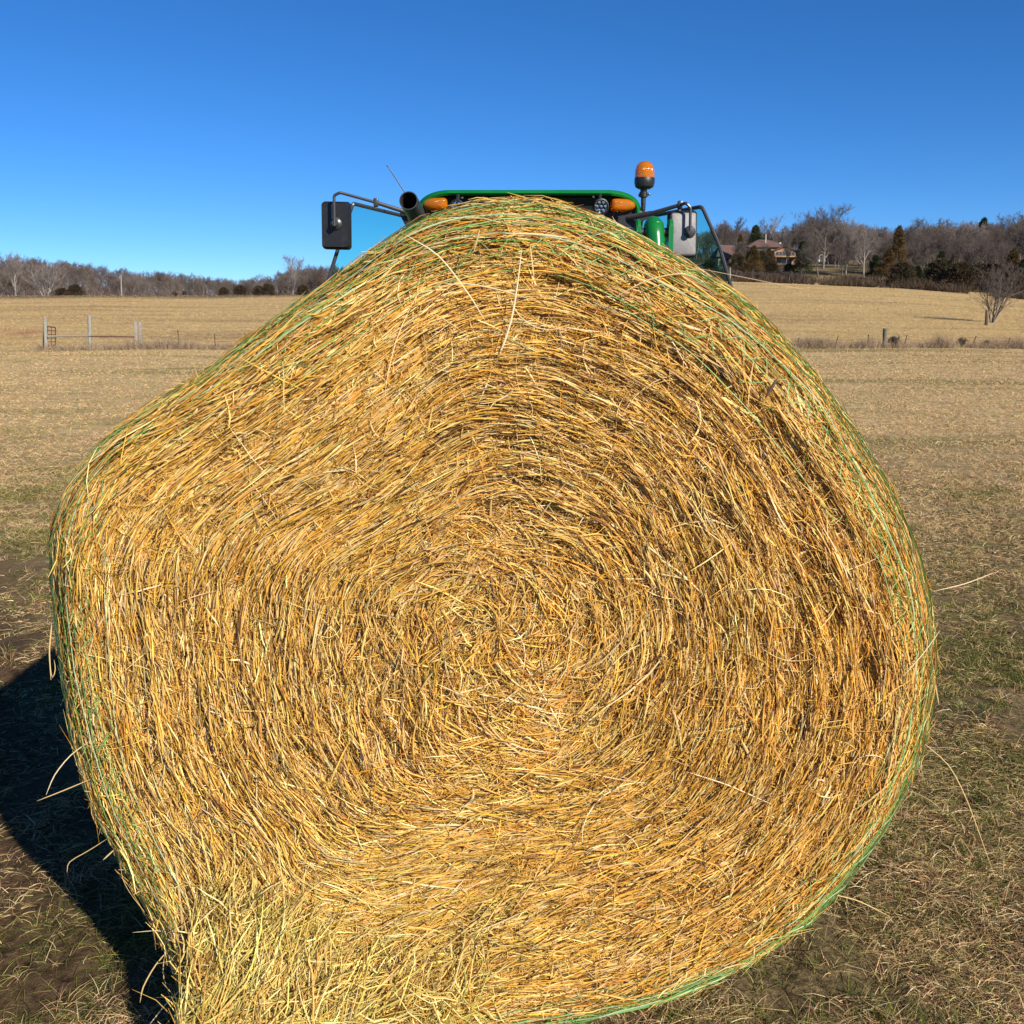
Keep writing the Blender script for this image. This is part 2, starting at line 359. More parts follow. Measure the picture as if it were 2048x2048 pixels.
# ------------------------------------------------------------------ round bale
Y0, LEAN = 1.93, 0.085
O32 = [(985,369),(1040,372),(1112,391),(1152,407),(1200,434),(1290,490),(1380,545),(1450,610),(1520,685),(1570,750),(1630,840),(1680,920),(1720,1010),(1750,1100),
       (1765,1200),(1766,1280),(1753,1370),(1724,1460),(1680,1550),(1622,1635),(1552,1715),(1472,1778),(1385,1828),(1285,1872),(1150,1910),(1000,1932),
       (850,1945),(700,1950),(560,1940),(450,1905),(368,1850),(333,1775),(296,1713),(245,1649),(204,1579),(167,1500),(139,1400),(115,1280),
       (103,1180),(93,1080),(96,1000),(120,930),(165,860),(230,805),(300,765),(400,702),(500,622),(600,545),(680,484),(745,432),(798,402),(876,379),(930,370)]
def on_face(px, py, yoff=0.06):
    u = (px - 1024) / FPX; v = (1024 - py) / FPX; d = cP + v * sP; kx, kz = u / d, (v * cP - sP) / d
    Yb = Y0 + yoff; z = (CAM_H + kz * Yb) / (1 - kz * LEAN)
    return kx * (Yb + LEAN * z), z
BCX, BCZ = on_face(985 * 1.06, 1225 * 1.06 - 20, 0)
BCX, BCZ = on_face(1000, 1240, 0)
ot = np.array([on_face(a * 1.06, b * 1.06) for a, b in O32]) - np.array([BCX, BCZ])
oth = np.unwrap(np.arctan2(ot[:, 1], ot[:, 0])); orr = np.hypot(ot[:, 0], ot[:, 1])
orr = orr - 0.007 - 0.020 * np.exp(-((np.mod(oth, 2 * np.pi) - np.pi / 2) / 0.5) ** 2)
s_ = np.argsort(np.mod(oth, 2 * np.pi)); _t = np.mod(oth, 2 * np.pi)[s_]; _r = orr[s_]
_tt = np.concatenate([_t - 2 * np.pi, _t, _t + 2 * np.pi]); _rr = np.concatenate([_r] * 3)
fine = np.linspace(0, 2 * np.pi, 721)[:-1]; fr = np.interp(fine, _tt, _rr)
ker = np.exp(-np.linspace(-2, 2, 25) ** 2); ker /= ker.sum()
fr = np.convolve(np.concatenate([fr, fr, fr]), ker, 'same')[720:1440]
def RO(t): return np.interp(np.mod(t, 2 * np.pi), np.append(fine, 2 * np.pi), np.append(fr, fr[0]))
print('bale centre', BCX, BCZ, 'radii', fr.min(), fr.max(), 'bottom', BCZ - RO(1.5 * np.pi))
QF, QR, DEPTH = 0.87, 1.06, 1.50
def relief(t, q):
    rad = q * 1.0
    x, z = np.cos(t) * rad, np.sin(t) * rad
    rings = NA(q * 44 + 0.6 * NC(x * 3, z * 3), np.mod(t, 2 * np.pi) / (2 * np.pi) * 22) * 0.011 * np.clip(q * 4, 0.2, 1)
    rings = rings + NB(q * 13, np.mod(t, 2 * np.pi) / (2 * np.pi) * 8 + 3) * 0.006 * np.clip(q * 4, 0.2, 1)
    lump = NB(x * 4 + 20, z * 4 + 20) * 0.010 + NC(x * 9 + 20, z * 9 + 20) * 0.006 + NA(x * 26 + 20, z * 26 + 20) * 0.008
    return (rings + lump) * np.clip((1.25 - q) * 4, 0.25, 1)
# extra bulge of loose hay low on the left, hollow under the top lip, dark cleft low on the right
LX, LZ = on_face(545, 1940)
HX, HZ = on_face(980, 560)
KX, KZ = on_face(1700, 1290)
def bale(t, q, off=0.0):
    t = np.asarray(t, float); q = np.asarray(q, float)
    Rr = RO(t)
    ph = np.clip((q - QF) / (QR - QF), 0, 1) * np.pi / 2
    rho = np.where(q < QF, q, QF + (1 - QF) * np.sin(ph))
    dep = np.where(q < QF, 0.0, 0.12 * (1 - np.cos(ph))) + np.clip(q - QR, 0, None)
    side = np.clip((q - QR) * 3, 0, 1)
    # away from the sagging front face the section gets rounder
    mean = 0.93; k = np.clip((dep - 0.3) / 1.0, 0, 1) * 0.5
    Rr = Rr * (1 - k) + mean * k
    rel = relief(t, q) + off
    nf = np.where(q < QF, 1.0, np.cos(ph)); nr = np.where(q < QF, 0.0, np.sin(ph))
    rad = rho * Rr + rel * nr * 0.8
    x = BCX + rad * np.cos(t); z = BCZ + rad * np.sin(t)
    bulge = 0.115 * np.exp(-(((x - LX) / 0.38) ** 2 + ((z - LZ) / 0.24) ** 2)) * (nf) \
        - 0.045 * np.exp(-(((x - HX) / 0.35) ** 2 + ((z - HZ) / 0.09) ** 2)) - 0.05 * np.exp(-(((x - KX + 0.03 * NB(z * 14, z * 0)) / 0.02) ** 2 + ((z - KZ) / 0.10) ** 2)) * (0.6 + 0.6 * NC(x * 30, z * 30))
    convex = 0.04 * (1 - np.clip(q, 0, 1) ** 2)
    z = np.maximum(z, 0.015)
    y = Y0 + LEAN * z + dep - (rel * nf + convex + bulge)
    return np.stack([x, y, z], -1)
def inv(x, z):
    dx, dz = x - BCX, z - BCZ; t = np.arctan2(dz, dx); return t, np.hypot(dx, dz) / RO(t)
# core surface
qs = np.concatenate([np.linspace(0.004, QF, 150), np.linspace(QF, QR, 16)[1:], np.linspace(QR, QR + DEPTH, 40)[1:]])
ts = np.linspace(0, 2 * np.pi, 420, endpoint=False)
TT, QQ = np.meshgrid(ts, qs)
Vb = bale(TT, QQ, -0.020).reshape(-1, 3)
nt_ = len(ts); i, j = np.meshgrid(np.arange(len(qs) - 1), np.arange(nt_), indexing='ij'); j2 = (j + 1) % nt_
Qb = np.stack([i * nt_ + j, i * nt_ + j2, (i + 1) * nt_ + j2, (i + 1) * nt_ + j], -1).reshape(-1, 4)
last = (len(qs) - 1) * nt_
cb = Vb[last:].mean(0); ring2 = cb + (Vb[last:] - cb) * 0.02 + np.array([0, 0.03, 0])
Vb = np.concatenate([Vb, ring2]); l2 = last + nt_
Qb = np.concatenate([Qb, [[last + k, last + (k + 1) % nt_, l2 + (k + 1) % nt_, l2 + k] for k in range(nt_)]])
BALE = empty('round_hay_bale', (BCX, Y0 + 0.6, 0.0))
tag(BALE, 'huge sagging round bale of golden hay wrapped in green net, before the tractor', 'hay bale')
def bpart(name, me, m):
    o = link(name, me, m, BALE); o.matrix_parent_inverse = Matrix.Translation(-Vector(BALE.location)); return o
bpart('hay_core', np_mesh('hay_core', Vb, Qb, smooth=True), M['core'])

STRAW = [(0.76, 0.47, 0.125), (0.65, 0.36, 0.07), (0.84, 0.62, 0.26), (0.48, 0.225, 0.036), (0.24, 0.11, 0.026), (0.62, 0.44, 0.22), (0.72, 0.38, 0.045), (0.10, 0.05, 0.022)]
SW = [24, 22, 14, 14, 10, 9, 9, 4]
def ring_strands(ncl, per, qa, qb, k=4, lm=0.11, wmin=0.0022, wmax=0.0048, ang=0.13, power=0.5, offm=0.010):
    """clusters of stalks lying along the winding"""
    qc = (qa ** (1 / power) + (qb ** (1 / power) - qa ** (1 / power)) * rng.random(ncl)) ** power
    tc = rng.random(ncl) * 2 * np.pi; ac = rng.normal(0, ang, ncl) + 0.20 * NC(qc * np.cos(tc) * 5 + 30, qc * np.sin(tc) * 5 + 30) * np.clip((0.95 - qc) * 4, 0, 1); oc = rng.normal(0, offm, ncl)
    n = ncl * per; rep = lambda a: np.repeat(a, per)
    q = rep(qc); t = rep(tc); a = rep(ac) + rng.normal(0, 0.07, n) + np.where(rng.random(n) < 0.11, rng.normal(0, 0.6, n), 0)
    a = a * (1 + 4.5 * np.clip(0.40 - q, 0, 1) / 0.40)
    rad = np.maximum(q, 0.03) * RO(t)
    q = q + rng.normal(0, 0.009, n); t = t + rng.normal(0, 0.05, n) / np.maximum(rad, 0.08)
    q = np.clip(q, 0.005, QR + DEPTH)
    Lh = np.clip(rng.gamma(4, lm / 4, n), 0.03, 0.34)
    s = np.linspace(-0.5, 0.5, k)[None, :]
    kick = rng.normal(0, 0.035, n)[:, None] * s * np.abs(s) * 2
    dt = (Lh[:, None] * s) * np.cos(a)[:, None] / np.maximum(rad, 0.07)[:, None]
    dq = (Lh[:, None] * s) * (np.sin(a)[:, None] + kick) / 0.9
    off = rep(oc)[:, None] + rng.uniform(-0.012, 0.012, n)[:, None] + rng.normal(0, 0.0016, (n, k))
    off = off + (np.abs(s) * 2) ** 3 * np.abs(rng.normal(0, 0.010, n))[:, None] * np.where(rng.random(n) < .4, 1, 0)[:, None]
    qv = np.clip(q[:, None] + dq, 0.003, QR + DEPTH); off = off + 0.85 * (relief(t, q)[:, None] - relief(t[:, None] + dt, qv))   # stalks span small dips instead of sinking into them
    P = bale(t[:, None] + dt, qv, off)
    return P, q, t, n
def outward(P, q):
    u = np.zeros((len(P), 1, 3)); ctr = np.array([BCX, 0, BCZ])
    rd = P[:, P.shape[1] // 2] - ctr; rd[:, 1] = 0; rd = nrm(rd)
    f = np.clip((q - QF) / (QR - QF), 0, 1)[:, None]
    u[:, 0] = rd * f + np.array([0, -1, 0]) * (1 - f); return u
G = []
P, q, t, n = ring_strands(21000, 8, 0.0, QF + 0.06, lm=0.060, ang=0.11, offm=0.009)
wd = rng.uniform(0.0018, 0.0039, n); col = palette(STRAW, SW, n)
# regional tone: warmer and darker right / top, paler yellow low on the left
x_, z_ = P[:, 1, 0] - BCX, P[:, 1, 2] - BCZ
tone = NB(x_ * 3 + 7, z_ * 3 + 2)[:, None] * 0.10 + NC(x_ * 9, z_ * 9)[:, None] * 0.08
warm = np.clip((x_ * 0.8 - z_ * 0.1) / 0.8, -1, 1)[:, None]
col = np.clip(col * (1 + tone) * (1 + warm * np.array([[-0.02, -0.07, -0.16]])), 0, 0.95)
lowl = np.clip(np.exp(-(((P[:, 1, 0] - LX) / 0.5) ** 2 + ((P[:, 1, 2] - LZ) / 0.4) ** 2)), 0, 1)[:, None]
col = col * (1 + lowl * np.array([[0.0, 0.14, 0.12]]))
G.append(strand_geo(P, wd, col, outward(P, q), roll=0.55))
# coarser flat stems on the surface
P, q, t, n = ring_strands(3800, 2, 0.1, QF + 0.05, lm=0.12, ang=0.2, offm=0.005)
G.append(strand_geo(P, rng.uniform(0.0034, 0.0060, n), palette([(0.74, 0.48, 0.17), (0.68, 0.36, 0.08), (0.80, 0.60, 0.30)], [5, 4, 3], n, 0.14), outward(P, q), roll=0.35, vee=0.3))
# rim and side
P, q, t, n = ring_strands(3600, 9, QF - 0.06, QR + 0.10, lm=0.13, ang=0.07, power=1.0, offm=0.002)
G.append(strand_geo(P, rng.uniform(0.0020, 0.0042, n), palette(STRAW, SW, n) * np.array([[0.96, 0.93, 0.95]]), outward(P, q), roll=0.6))
P, q, t, n = ring_strands(2600, 9, QR, QR + DEPTH, lm=0.20, ang=0.07, power=1.0, offm=0.004)
G.append(strand_geo(P, rng.uniform(0.003, 0.006, n), palette(STRAW, SW, n), outward(P, q), roll=0.6))
P, q, t, n = ring_strands(700, 8, QF - 0.02, QR + 0.08, lm=0.10, ang=0.16, power=1.0, offm=0.002)
P[:, :, 1] -= 0.012 * np.clip((QR - q) / (QR - QF), 0, 1)[:, None]; rdv = P - np.array([BCX, 0, BCZ]); rdv[..., 1] = 0; P += nrm(rdv) * 0.013 * np.clip((q - QF) / (QR - QF), 0, 1)[:, None, None]
G.append(strand_geo(P, rng.uniform(0.0018, 0.0036, n), palette(STRAW, SW, n), outward(P, q), roll=0.6))
# crossing stalks and bits in every direction, slightly proud of the face
def cross_strands(n, lm, wa, wb, lift, k=5, curv=0.25, cols=STRAW, sw=SW, x0=None):
    rho = np.sqrt(rng.random(n)) * 0.97; t = rng.random(n) * 2 * np.pi
    x = BCX + rho * RO(t) * np.cos(t); z = BCZ + rho * RO(t) * np.sin(t)
    if x0 is not None: x, z = x0
    d = rng.random(n) * 2 * np.pi; L = np.clip(rng.gamma(3, lm / 3, n), 0.02, 0.5)
    s = np.linspace(-0.5, 0.5, k)[None, :]; cv = rng.normal(0, curv, n)[:, None]
    dd = d[:, None] + cv * s * 2
    xs = x[:, None] + np.cos(dd) * L[:, None] * s; zs = z[:, None] + np.sin(dd) * L[:, None] * s
    tt, qq = inv(xs, zs); qq = np.clip(qq, 0.004, 0.99) 
    off = lift[0] + rng.random(n)[:, None] * lift[1] + rng.normal(0, 0.0015, (n, k))
    rv = relief(tt, np.clip(qq, 0, QF + 0.08)); off = off + 0.8 * (rv.mean(1, keepdims=True) - rv)
    P = bale(tt, np.clip(qq, 0, QF + 0.08), off); P[..., 0] = xs; P[..., 2] = np.maximum(zs, 0.01)
    ok = (qq.max(1) < np.where(rng.random(n) < 0.04, 0.985, 0.93)); P = P[ok]; n = len(P)
    return strand_geo(P, rng.uniform(wa, wb, n), palette(cols, sw, n, 0.2), np.tile([[0., -1., 0.]], (n, 1)), roll=0.9)
G.append(cross_strands(30000, 0.026, 0.0012, 0.0026, (0.0, 0.018)))
nq = 60000; xq = rng.uniform(-1, 1, nq) + BCX; zq = rng.uniform(-1, 1, nq) + BCZ; tq_, qq_ = inv(xq, zq)      # chaff gathered in patches
mq = (qq_ < 0.93) & (NB(xq * 5 + 40, zq * 5 + 40) + 0.7 * NC(xq * 14 + 40, zq * 14 + 40) + 0.6 * (qq_ < 0.22) > 0.25 + 0.6 * rng.random(nq)); xq, zq = xq[mq], zq[mq]
G.append(cross_strands(len(xq), 0.034, 0.0011, 0.0027, (0.002, 0.016), x0=(xq, zq)))
G.append(cross_strands(4200, 0.085, 0.0012, 0.0024, (0.008, 0.020), curv=0.3))
G.append(cross_strands(150, 0.12, 0.0014, 0.0028, (0.016, 0.016), k=8, curv=0.35, cols=[(0.80, 0.62, 0.34), (0.72, 0.5, 0.22), (0.30, 0.17, 0.09)], sw=[5, 4, 1]))
G.append(cross_strands(50, 0.06, 0.003, 0.0055, (0.016, 0.012), k=6, curv=0.3, cols=[(0.80, 0.60, 0.30), (0.74, 0.48, 0.18)], sw=[1, 1]))
V, Q, cc = merge(G); s = bpart('straw', np_mesh('straw', V, Q, cc), M['straw']); s['kind'] = 'stuff'

# named long stalks traced where they lie on, or stick out of, the bale
def pix_stalk(pts, w_, colr, y=None):
    out = []
    for p in pts:
        a, b = p[0], p[1]
        x, z = on_face(a, b, -0.03 if len(p) < 3 else p[2]); out.append((x, Y0 + LEAN * z + (-0.05 if len(p) < 3 else p[2]), z))
    out = np.array(out); kk = 10; tq = np.linspace(0, len(out) - 1, kk)
    i0 = np.arange(len(out)); P = np.stack([np.interp(tq, i0, out[:, a]) for a in range(3)], -1)
    P[1:-1] = (P[:-2] + 2 * P[1:-1] + P[2:]) / 4
    return strand_geo(P[None], np.array([w_ * 0.68]), np.array([colr]), np.array([[0., -1, 0.2]]), roll=0.3, vee=0.4)
pale, mid_, dark_ = (0.82, 0.66, 0.38), (0.66, 0.46, 0.2), (0.10, 0.06, 0.04)
SG = [pix_stalk(p, w_, c_) for p, w_, c_ in [
    ([(1043, 500), (1034, 580), (1020, 660), (985, 740), (935, 860)], 0.006, pale),
    ([(815, 472), (880, 510), (940, 590), (970, 640)], 0.004, pale),
    ([(1010, 468), (1075, 470), (1140, 478)], 0.006, pale),
    ([(1060, 490), (1068, 560)], 0.004, mid_), ([(960, 460), (948, 505)], 0.007, mid_),
    ([(870, 575), (930, 566), (1000, 580), (1070, 602)], 0.005, pale),
    ([(1230, 594), (1290, 560), (1360, 545), (1420, 570)], 0.004, mid_),
    ([(1350, 528, 0.1), (1440, 545, 0.1), (1540, 565, 0.1), (1640, 586, 0.1)], 0.0022, (0.45, 0.30, 0.16)),
    ([(1870, 1182, 0.05), (1930, 1168, 0.05), (1992, 1144, 0.05)], 0.0030, pale),
    ([(1840, 1480, 0.05), (1900, 1530, 0.05), (1935, 1600, 0.05), (1990, 1755, 0.05)], 0.0034, mid_),
    ([(1650, 1785, 0.05), (1715, 1800, 0.05), (1780, 1833, 0.05)], 0.0034, mid_),
    ([(1820, 1580, 0.05), (1860, 1600, 0.05), (1900, 1635, 0.05)], 0.0026, mid_),
    ([(1870, 1365, 0.05), (1878, 1410, 0.05)], 0.004, mid_), ([(1800, 1345), (1840, 1300), (1872, 1255)], 0.0034, pale),
    ([(104, 1250, 0.05), (98, 1300, 0.05), (102, 1360, 0.05)], 0.0045, mid_), ([(104, 1240, 0.05), (97, 1300, 0.05), (103, 1366, 0.05), (112, 1340, 0.05), (108, 1320, 0.05)], 0.003, mid_),
    ([(190, 1475, 0.0), (140, 1510, 0.0), (108, 1550, 0.0), (92, 1590, 0.0)], 0.0036, pale),
    ([(182, 1558, 0.0), (130, 1580, 0.0), (74, 1602, 0.0)], 0.0034, mid_), ([(215, 1677, 0.0), (180, 1700, 0.0), (136, 1724, 0.0), (134, 1745, 0.0)], 0.003, mid_),
    ([(148, 1452, 0.02), (150, 1490, 0.02)], 0.005, mid_), ([(228, 1700, 0.0), (206, 1720, 0.0)], 0.005, mid_),
    ([(285, 1765, 0), (300, 1830, 0), (312, 1900, 0)], 0.0026, mid_), ([(265, 1865, -0.05), (320, 1860, -0.05), (380, 1880, -0.05)], 0.004, pale),
    ([(355, 1880, -0.05), (310, 1930, -0.05), (285, 1975, -0.05), (280, 2005, -0.05)], 0.0045, mid_), ([(330, 1900, -0.05), (325, 1950, -0.05), (342, 2000, -0.05)], 0.003, mid_),
    ([(370, 1970, -0.08), (330, 2010, -0.08), (300, 2048, -0.08)], 0.0036, pale), ([(240, 1720, 0), (245, 1760, 0), (262, 1790, 0), (310, 1850, 0)], 0.002, mid_),
    ([(265, 1790, -.02), (285, 1780, -.02), (330, 1784, -.02)], 0.004, mid_),
    ([(475, 1500), (455, 1565), (430, 1640)], 0.004, pale), ([(560, 1525), (590, 1600), (640, 1680)], 0.006, pale), ([(395, 1627), (440, 1600), (480, 1555)], 0.006, (0.16, 0.08, 0.05)),
    ([(1180, 1148), (1230, 1152), (1285, 1153)], 0.006, pale), ([(1290, 1155), (1340, 1115), (1375, 1095)], 0.0026, mid_), ([(724, 1480), (726, 1525)], 0.007, (0.80, 0.78, 0.48)),
    ([(1370, 1535), (1450, 1560), (1540, 1600)], 0.0034, pale), ([(1525, 795), (1550, 755)], 0.010, dark_), ([(1480, 1475), (1498, 1510)], 0.009, mid_)]]
V, Q, cc = merge(SG); s = bpart('long_stalk', np_mesh('long_stalk', V, Q, cc), M['straw']); s['kind'] = 'stuff'

# loose hay hanging off the lower left, greener and fluffier
nc, per = 1500, 8
lx = rng.normal(LX + 0.0, 0.20, nc); lz = np.abs(rng.normal(0.14, 0.24, nc)); XE = on_face(448, 2010)[0]
ok = (lx > XE - 0.02) & (lz < 0.62 + 0.25 * NA(lx * 6, lx * 0) - 0.35 * np.abs(lx - LX)); lx, lz = lx[ok], lz[ok]; nc = len(lx)
lean_left = np.clip((LX - lx) / 0.3 + 0.6, 0, 1)
dc = np.where(rng.random(nc) < 0.6, R(238) + rng.normal(0, 0.30, nc) + (1 - lean_left) * rng.choice([0, -1.0, 0.8], nc), rng.random(nc) * 2 * np.pi)
dpt = rng.random(nc)
n = nc * per; rp = lambda v: np.repeat(v, per)
lx = rp(lx) + rng.normal(0, 0.022, n); lz = rp(lz) + rng.normal(0, 0.022, n); d = rp(dc) + rng.normal(0, 0.22, n); dpt = rp(dpt) + rng.normal(0, 0.12, n)
L = np.clip(rng.gamma(4, 0.040, n), 0.04, 0.40)
k = 6; s = np.linspace(-0.5, 0.5, k)[None, :]; dd = d[:, None] + rng.normal(0, 0.35, n)[:, None] * s
xs = lx[:, None] + np.cos(dd) * L[:, None] * s; zs = lz[:, None] + np.sin(dd) * L[:, None] * s
zs = np.maximum(zs, 0.012 + rng.random(n)[:, None] * 0.03)
xs = np.where(xs < XE, XE + (xs - XE) * rng.choice([0.2, 0.4, 0.8], n, p=[.6, .26, .14])[:, None], xs)
tt, qq = inv(xs, zs); env = np.exp(-(((lx - LX) / 0.36) ** 2 + ((lz - 0.1) / 0.26) ** 2))[:, None]
P = bale(tt, np.clip(qq, 0, QF + 0.05), 0.0); ysurf = P[..., 1].copy()
P[..., 0] = xs; P[..., 2] = zs; P[..., 1] = ysurf - 0.012 - np.clip(dpt, 0, 1.1)[:, None] * (0.02 + 0.09 * env) - rng.normal(0, 0.008, (n, k))
lc = palette([(0.72, 0.50, 0.14), (0.60, 0.42, 0.10), (0.50, 0.43, 0.10), (0.80, 0.66, 0.26), (0.52, 0.28, 0.05), (0.20, 0.12, 0.03)], [6, 5, 4, 4, 4, 2], n, 0.18)
V, Q, cc = strand_geo(P, rng.uniform(0.0018, 0.0040, n), lc, np.tile([[0., -1., 0.3]], (n, 1)), roll=0.9)
s = bpart('loose_hay', np_mesh('loose_hay', V, Q, cc), M['straw']); s['kind'] = 'stuff'

# net wrap: strands round the bale, zigzags between them
NG = []; kk = 700; tn = np.linspace(0, 2 * np.pi, kk)
def net_strand(q0, wq, wdt, colr, seed, ta=0, tb=2 * np.pi, zig=0.0, per=0):
    r_ = np.random.default_rng(seed); la = Lat(40, 40, seed)
    tq = np.linspace(ta, tb, max(8, int(kk * (tb - ta) / (2 * np.pi))))
    qv = q0 + la(tq * 0 + 3.3, tq / (2 * np.pi) * 20) * wq * 0.3 + la(tq * 0 + 9.1, tq / (2 * np.pi) * 10) * wq
    if per: 
        ph = tq * per; qv = qv + zig * (2 * np.abs(2 * (ph - np.floor(ph + 0.5))) - 1)
    off = 0.021 + 0.004 * la(tq * 0 + 15, tq / (2 * np.pi) * 40 * 1)
    off = off - 0.7 * relief(tq, qv) + 0.004
    P = bale(tq, qv, off)[None]
    c_ = np.array(colr) * (1 + 0.18 * la(tq * 0 + 21, tq / (2 * np.pi) * 40))[:, None]
    return strand_geo(P, np.array([wdt]), np.clip(c_, 0, .9)[None], outward(P, np.array([q0])), roll=0.15, taper=1.0, vee=0.3)
greens = [(0.20, 0.46, 0.09), (0.34, 0.60, 0.20), (0.12, 0.36, 0.06), (0.52, 0.68, 0.38)]
sd = 100
for q0, wd_ in [(0.885, 0.0022), (0.905, 0.0030), (0.925, 0.0040), (0.937, 0.0030), (0.955, 0.0045), (0.965, 0.003), (0.98, 0.0050), (0.992, 0.004), (1.005, 0.0045), (1.02, 0.0045), (1.035, 0.004), (1.05, 0.0045)]:
    sd += 1; NG.append(net_strand(q0, 0.018, wd_ * 0.62, greens[sd % 4], sd))
for q0 in (0.90, 0.93, 0.96, 0.975, 0.99, 1.005, 1.02, 1.035):
    sd += 1; NG.append(net_strand(q0, 0.010, 0.0015, greens[sd % 4], sd, zig=0.017, per=9 + (sd % 5)))
for q0, a, b in [(0.85, 0.9, 2.3), (0.87, 2.5, 4.0), (0.84, 0.3, 1.2)]:
    sd += 1; NG.append(net_strand(q0, 0.03, 0.0016, greens[sd % 4], sd, a, b))
    sd += 1; NG.append(net_strand(q0 + 0.02, 0.02, 0.0014, greens[sd % 4], sd, a, b, zig=0.02, per=10))
for q0 in np.arange(QR + 0.02, QR + DEPTH, 0.045):
    sd += 1; NG.append(net_strand(q0, 0.008, 0.0035, greens[sd % 4], sd))
    sd += 1; NG.append(net_strand(q0 + 0.0225, 0.004, 0.0018, greens[sd % 4], sd, zig=0.0225, per=12))
V, Q, cc = merge(NG); s = bpart('net_wrap', np_mesh('net_wrap', V, Q, cc), M['net'])

# ------------------------------------------------------------------ grass
def patch(x, y): return NA(x * 0.9, y * 0.9) * 0.6 + NB(x * 3, y * 3) * 0.4 - 0.13 * np.clip(x / 3, -1, 1) * np.clip((y - 3) / 4, 0, 1)
def grass_field(n, ya, yb, lmin, lmax, wk, flat, cols, green, xk=0.72, k=3, gthr=0.25, pw=1.0, dens=0.0):
    r = rng.random(n)
    y = ya * (yb / ya) ** (r ** pw)
    x = (rng.random(n) * 2 - 1) * (y * xk + 0.8)
    m = (np.abs(x - track_x(y)) > 0.10 + 0.45 * rng.random(n) + 0.35 * NB(x * 2, y * 2)) | (y > 24) | (rng.random(n) < 0.20)
    m &= ~((np.abs(x) < 0.6) & (y > 2.25) & (y < 3.2))
    m &= NA(x * 2.3 + 31, y * 2.3) + NB(x * 6 + 11, y * 6) * 0.6 > rng.random(n) * 0.9 - 1.0 + dens
    x, y = x[m], y[m]; n = len(x); z = ground_h(x, y)
    L = rng.uniform(lmin, lmax, n); el = np.abs(rng.normal(flat[0], flat[1], n)); az = rng.random(n) * 2 * np.pi
    s = np.linspace(0, 1, k)[None, :]
    e = el[:, None] * (1 - 0.7 * s); 
    dx = np.cos(az)[:, None] * np.cos(e) * L[:, None] * s; dy = np.sin(az)[:, None] * np.cos(e) * L[:, None] * s
    dz = np.sin(e) * L[:, None] * s
    P = np.stack([x[:, None] + dx, y[:, None] + dy, z[:, None] + dz + rng.random(n)[:, None] * 0.006], -1)
    p = patch(x, y) + rng.normal(0, 0.22, n)
    c = palette(cols[0], cols[1], n, 0.22); g = palette(green[0], green[1], n, 0.22)
    c = np.where((p > gthr)[:, None], g, c)
    return blade_geo(P, rng.uniform(0.7, 1.3, n) * wk(y), c)
TAN = ([(0.56, 0.385, 0.19), (0.41, 0.265, 0.13), (0.72, 0.54, 0.29), (0.13, 0.08, 0.045), (0.42, 0.34, 0.13)], [5, 5, 3, 3, 3])
GRN = ([(0.12, 0.125, 0.03), (0.20, 0.18, 0.05), (0.32, 0.27, 0.09), (0.065, 0.085, 0.025)], [4, 4, 3, 2])
GOLD = ([(0.56, 0.395, 0.175), (0.46, 0.31, 0.13), (0.64, 0.47, 0.225), (0.30, 0.19, 0.09)], [5, 4, 3, 2])
G = [grass_field(620000, 1.35, 11, 0.02, 0.060, lambda y: 0.0014 + 0.0003 * y, (0.40, 0.35), TAN, GRN, gthr=0.30, pw=0.8, dens=0.42),
     grass_field(60000, 1.35, 8, 0.05, 0.13, lambda y: 0.0015 + 0.0002 * y, (0.15, 0.2), TAN, GRN, gthr=0.5, dens=0.2),
     grass_field(360000, 7, 57, 0.04, 0.10, lambda y: 0.00042 * y, (1.0, 0.35), ([(0.55, 0.38, 0.185), (0.60, 0.43, 0.21), (0.38, 0.25, 0.12)], [5, 4, 1.5]), ([(0.32, 0.26, 0.09), (0.42, 0.33, 0.13), (0.19, 0.17, 0.055)], [4, 3, 2]), gthr=0.42)]
def tufts(nc, per, ya, yb, lmin, lmax, w_, cols):
    y = ya * (yb / ya) ** (rng.random(nc) ** 0.8); x = (rng.random(nc) * 2 - 1) * (y * 0.72 + 0.5)
    m = (NA(x * 1.4 + 8, y * 1.4) > rng.random(nc) * 1.2 - 0.8) & ~((np.abs(x) < 0.6) & (y > 2.25) & (y < 3.2)) & ((np.abs(x - track_x(y)) > 0.30) | (rng.random(nc) < .25)); x, y = x[m], y[m]; nc = len(x)
    cs = rng.uniform(0.6, 1.2, nc); cc_ = np.repeat(palette(cols[0], cols[1], nc, 0.15), per, 0); n = nc * per
    X_ = np.repeat(x, per) + rng.normal(0, 0.018, n); Y_ = np.repeat(y, per) + rng.normal(0, 0.018, n); z = ground_h(X_, Y_) - 0.004
    L = rng.uniform(lmin, lmax, n) * np.repeat(cs, per); el = np.clip(rng.normal(0.85, 0.35, n), 0.1, 1.5); az = rng.random(n) * 6.283; s = np.linspace(0, 1, 4)[None, :]
    e = el[:, None] - 0.9 * s * rng.random(n)[:, None]
    P = np.stack([X_[:, None] + np.cos(az)[:, None] * np.cos(e) * L[:, None] * s, Y_[:, None] + np.sin(az)[:, None] * np.cos(e) * L[:, None] * s, z[:, None] + np.sin(e) * L[:, None] * s], -1)
    c_ = cc_ * np.exp(rng.normal(0, .2, (n, 1))); dry = rng.random(n) < 0.25; c_[dry] = palette(TAN[0], TAN[1], int(dry.sum()))
    return blade_geo(P, rng.uniform(.7, 1.3, n) * w_ * (0.6 + 0.12 * Y_), c_)
G += [tufts(11000, 26, 1.35, 10, 0.03, 0.080, 0.0022, ([(0.085, 0.115, 0.022), (0.14, 0.16, 0.035), (0.22, 0.22, 0.06)], [4, 4, 2])), tufts(5000, 20, 1.35, 10, 0.03, 0.085, 0.0022, TAN)]
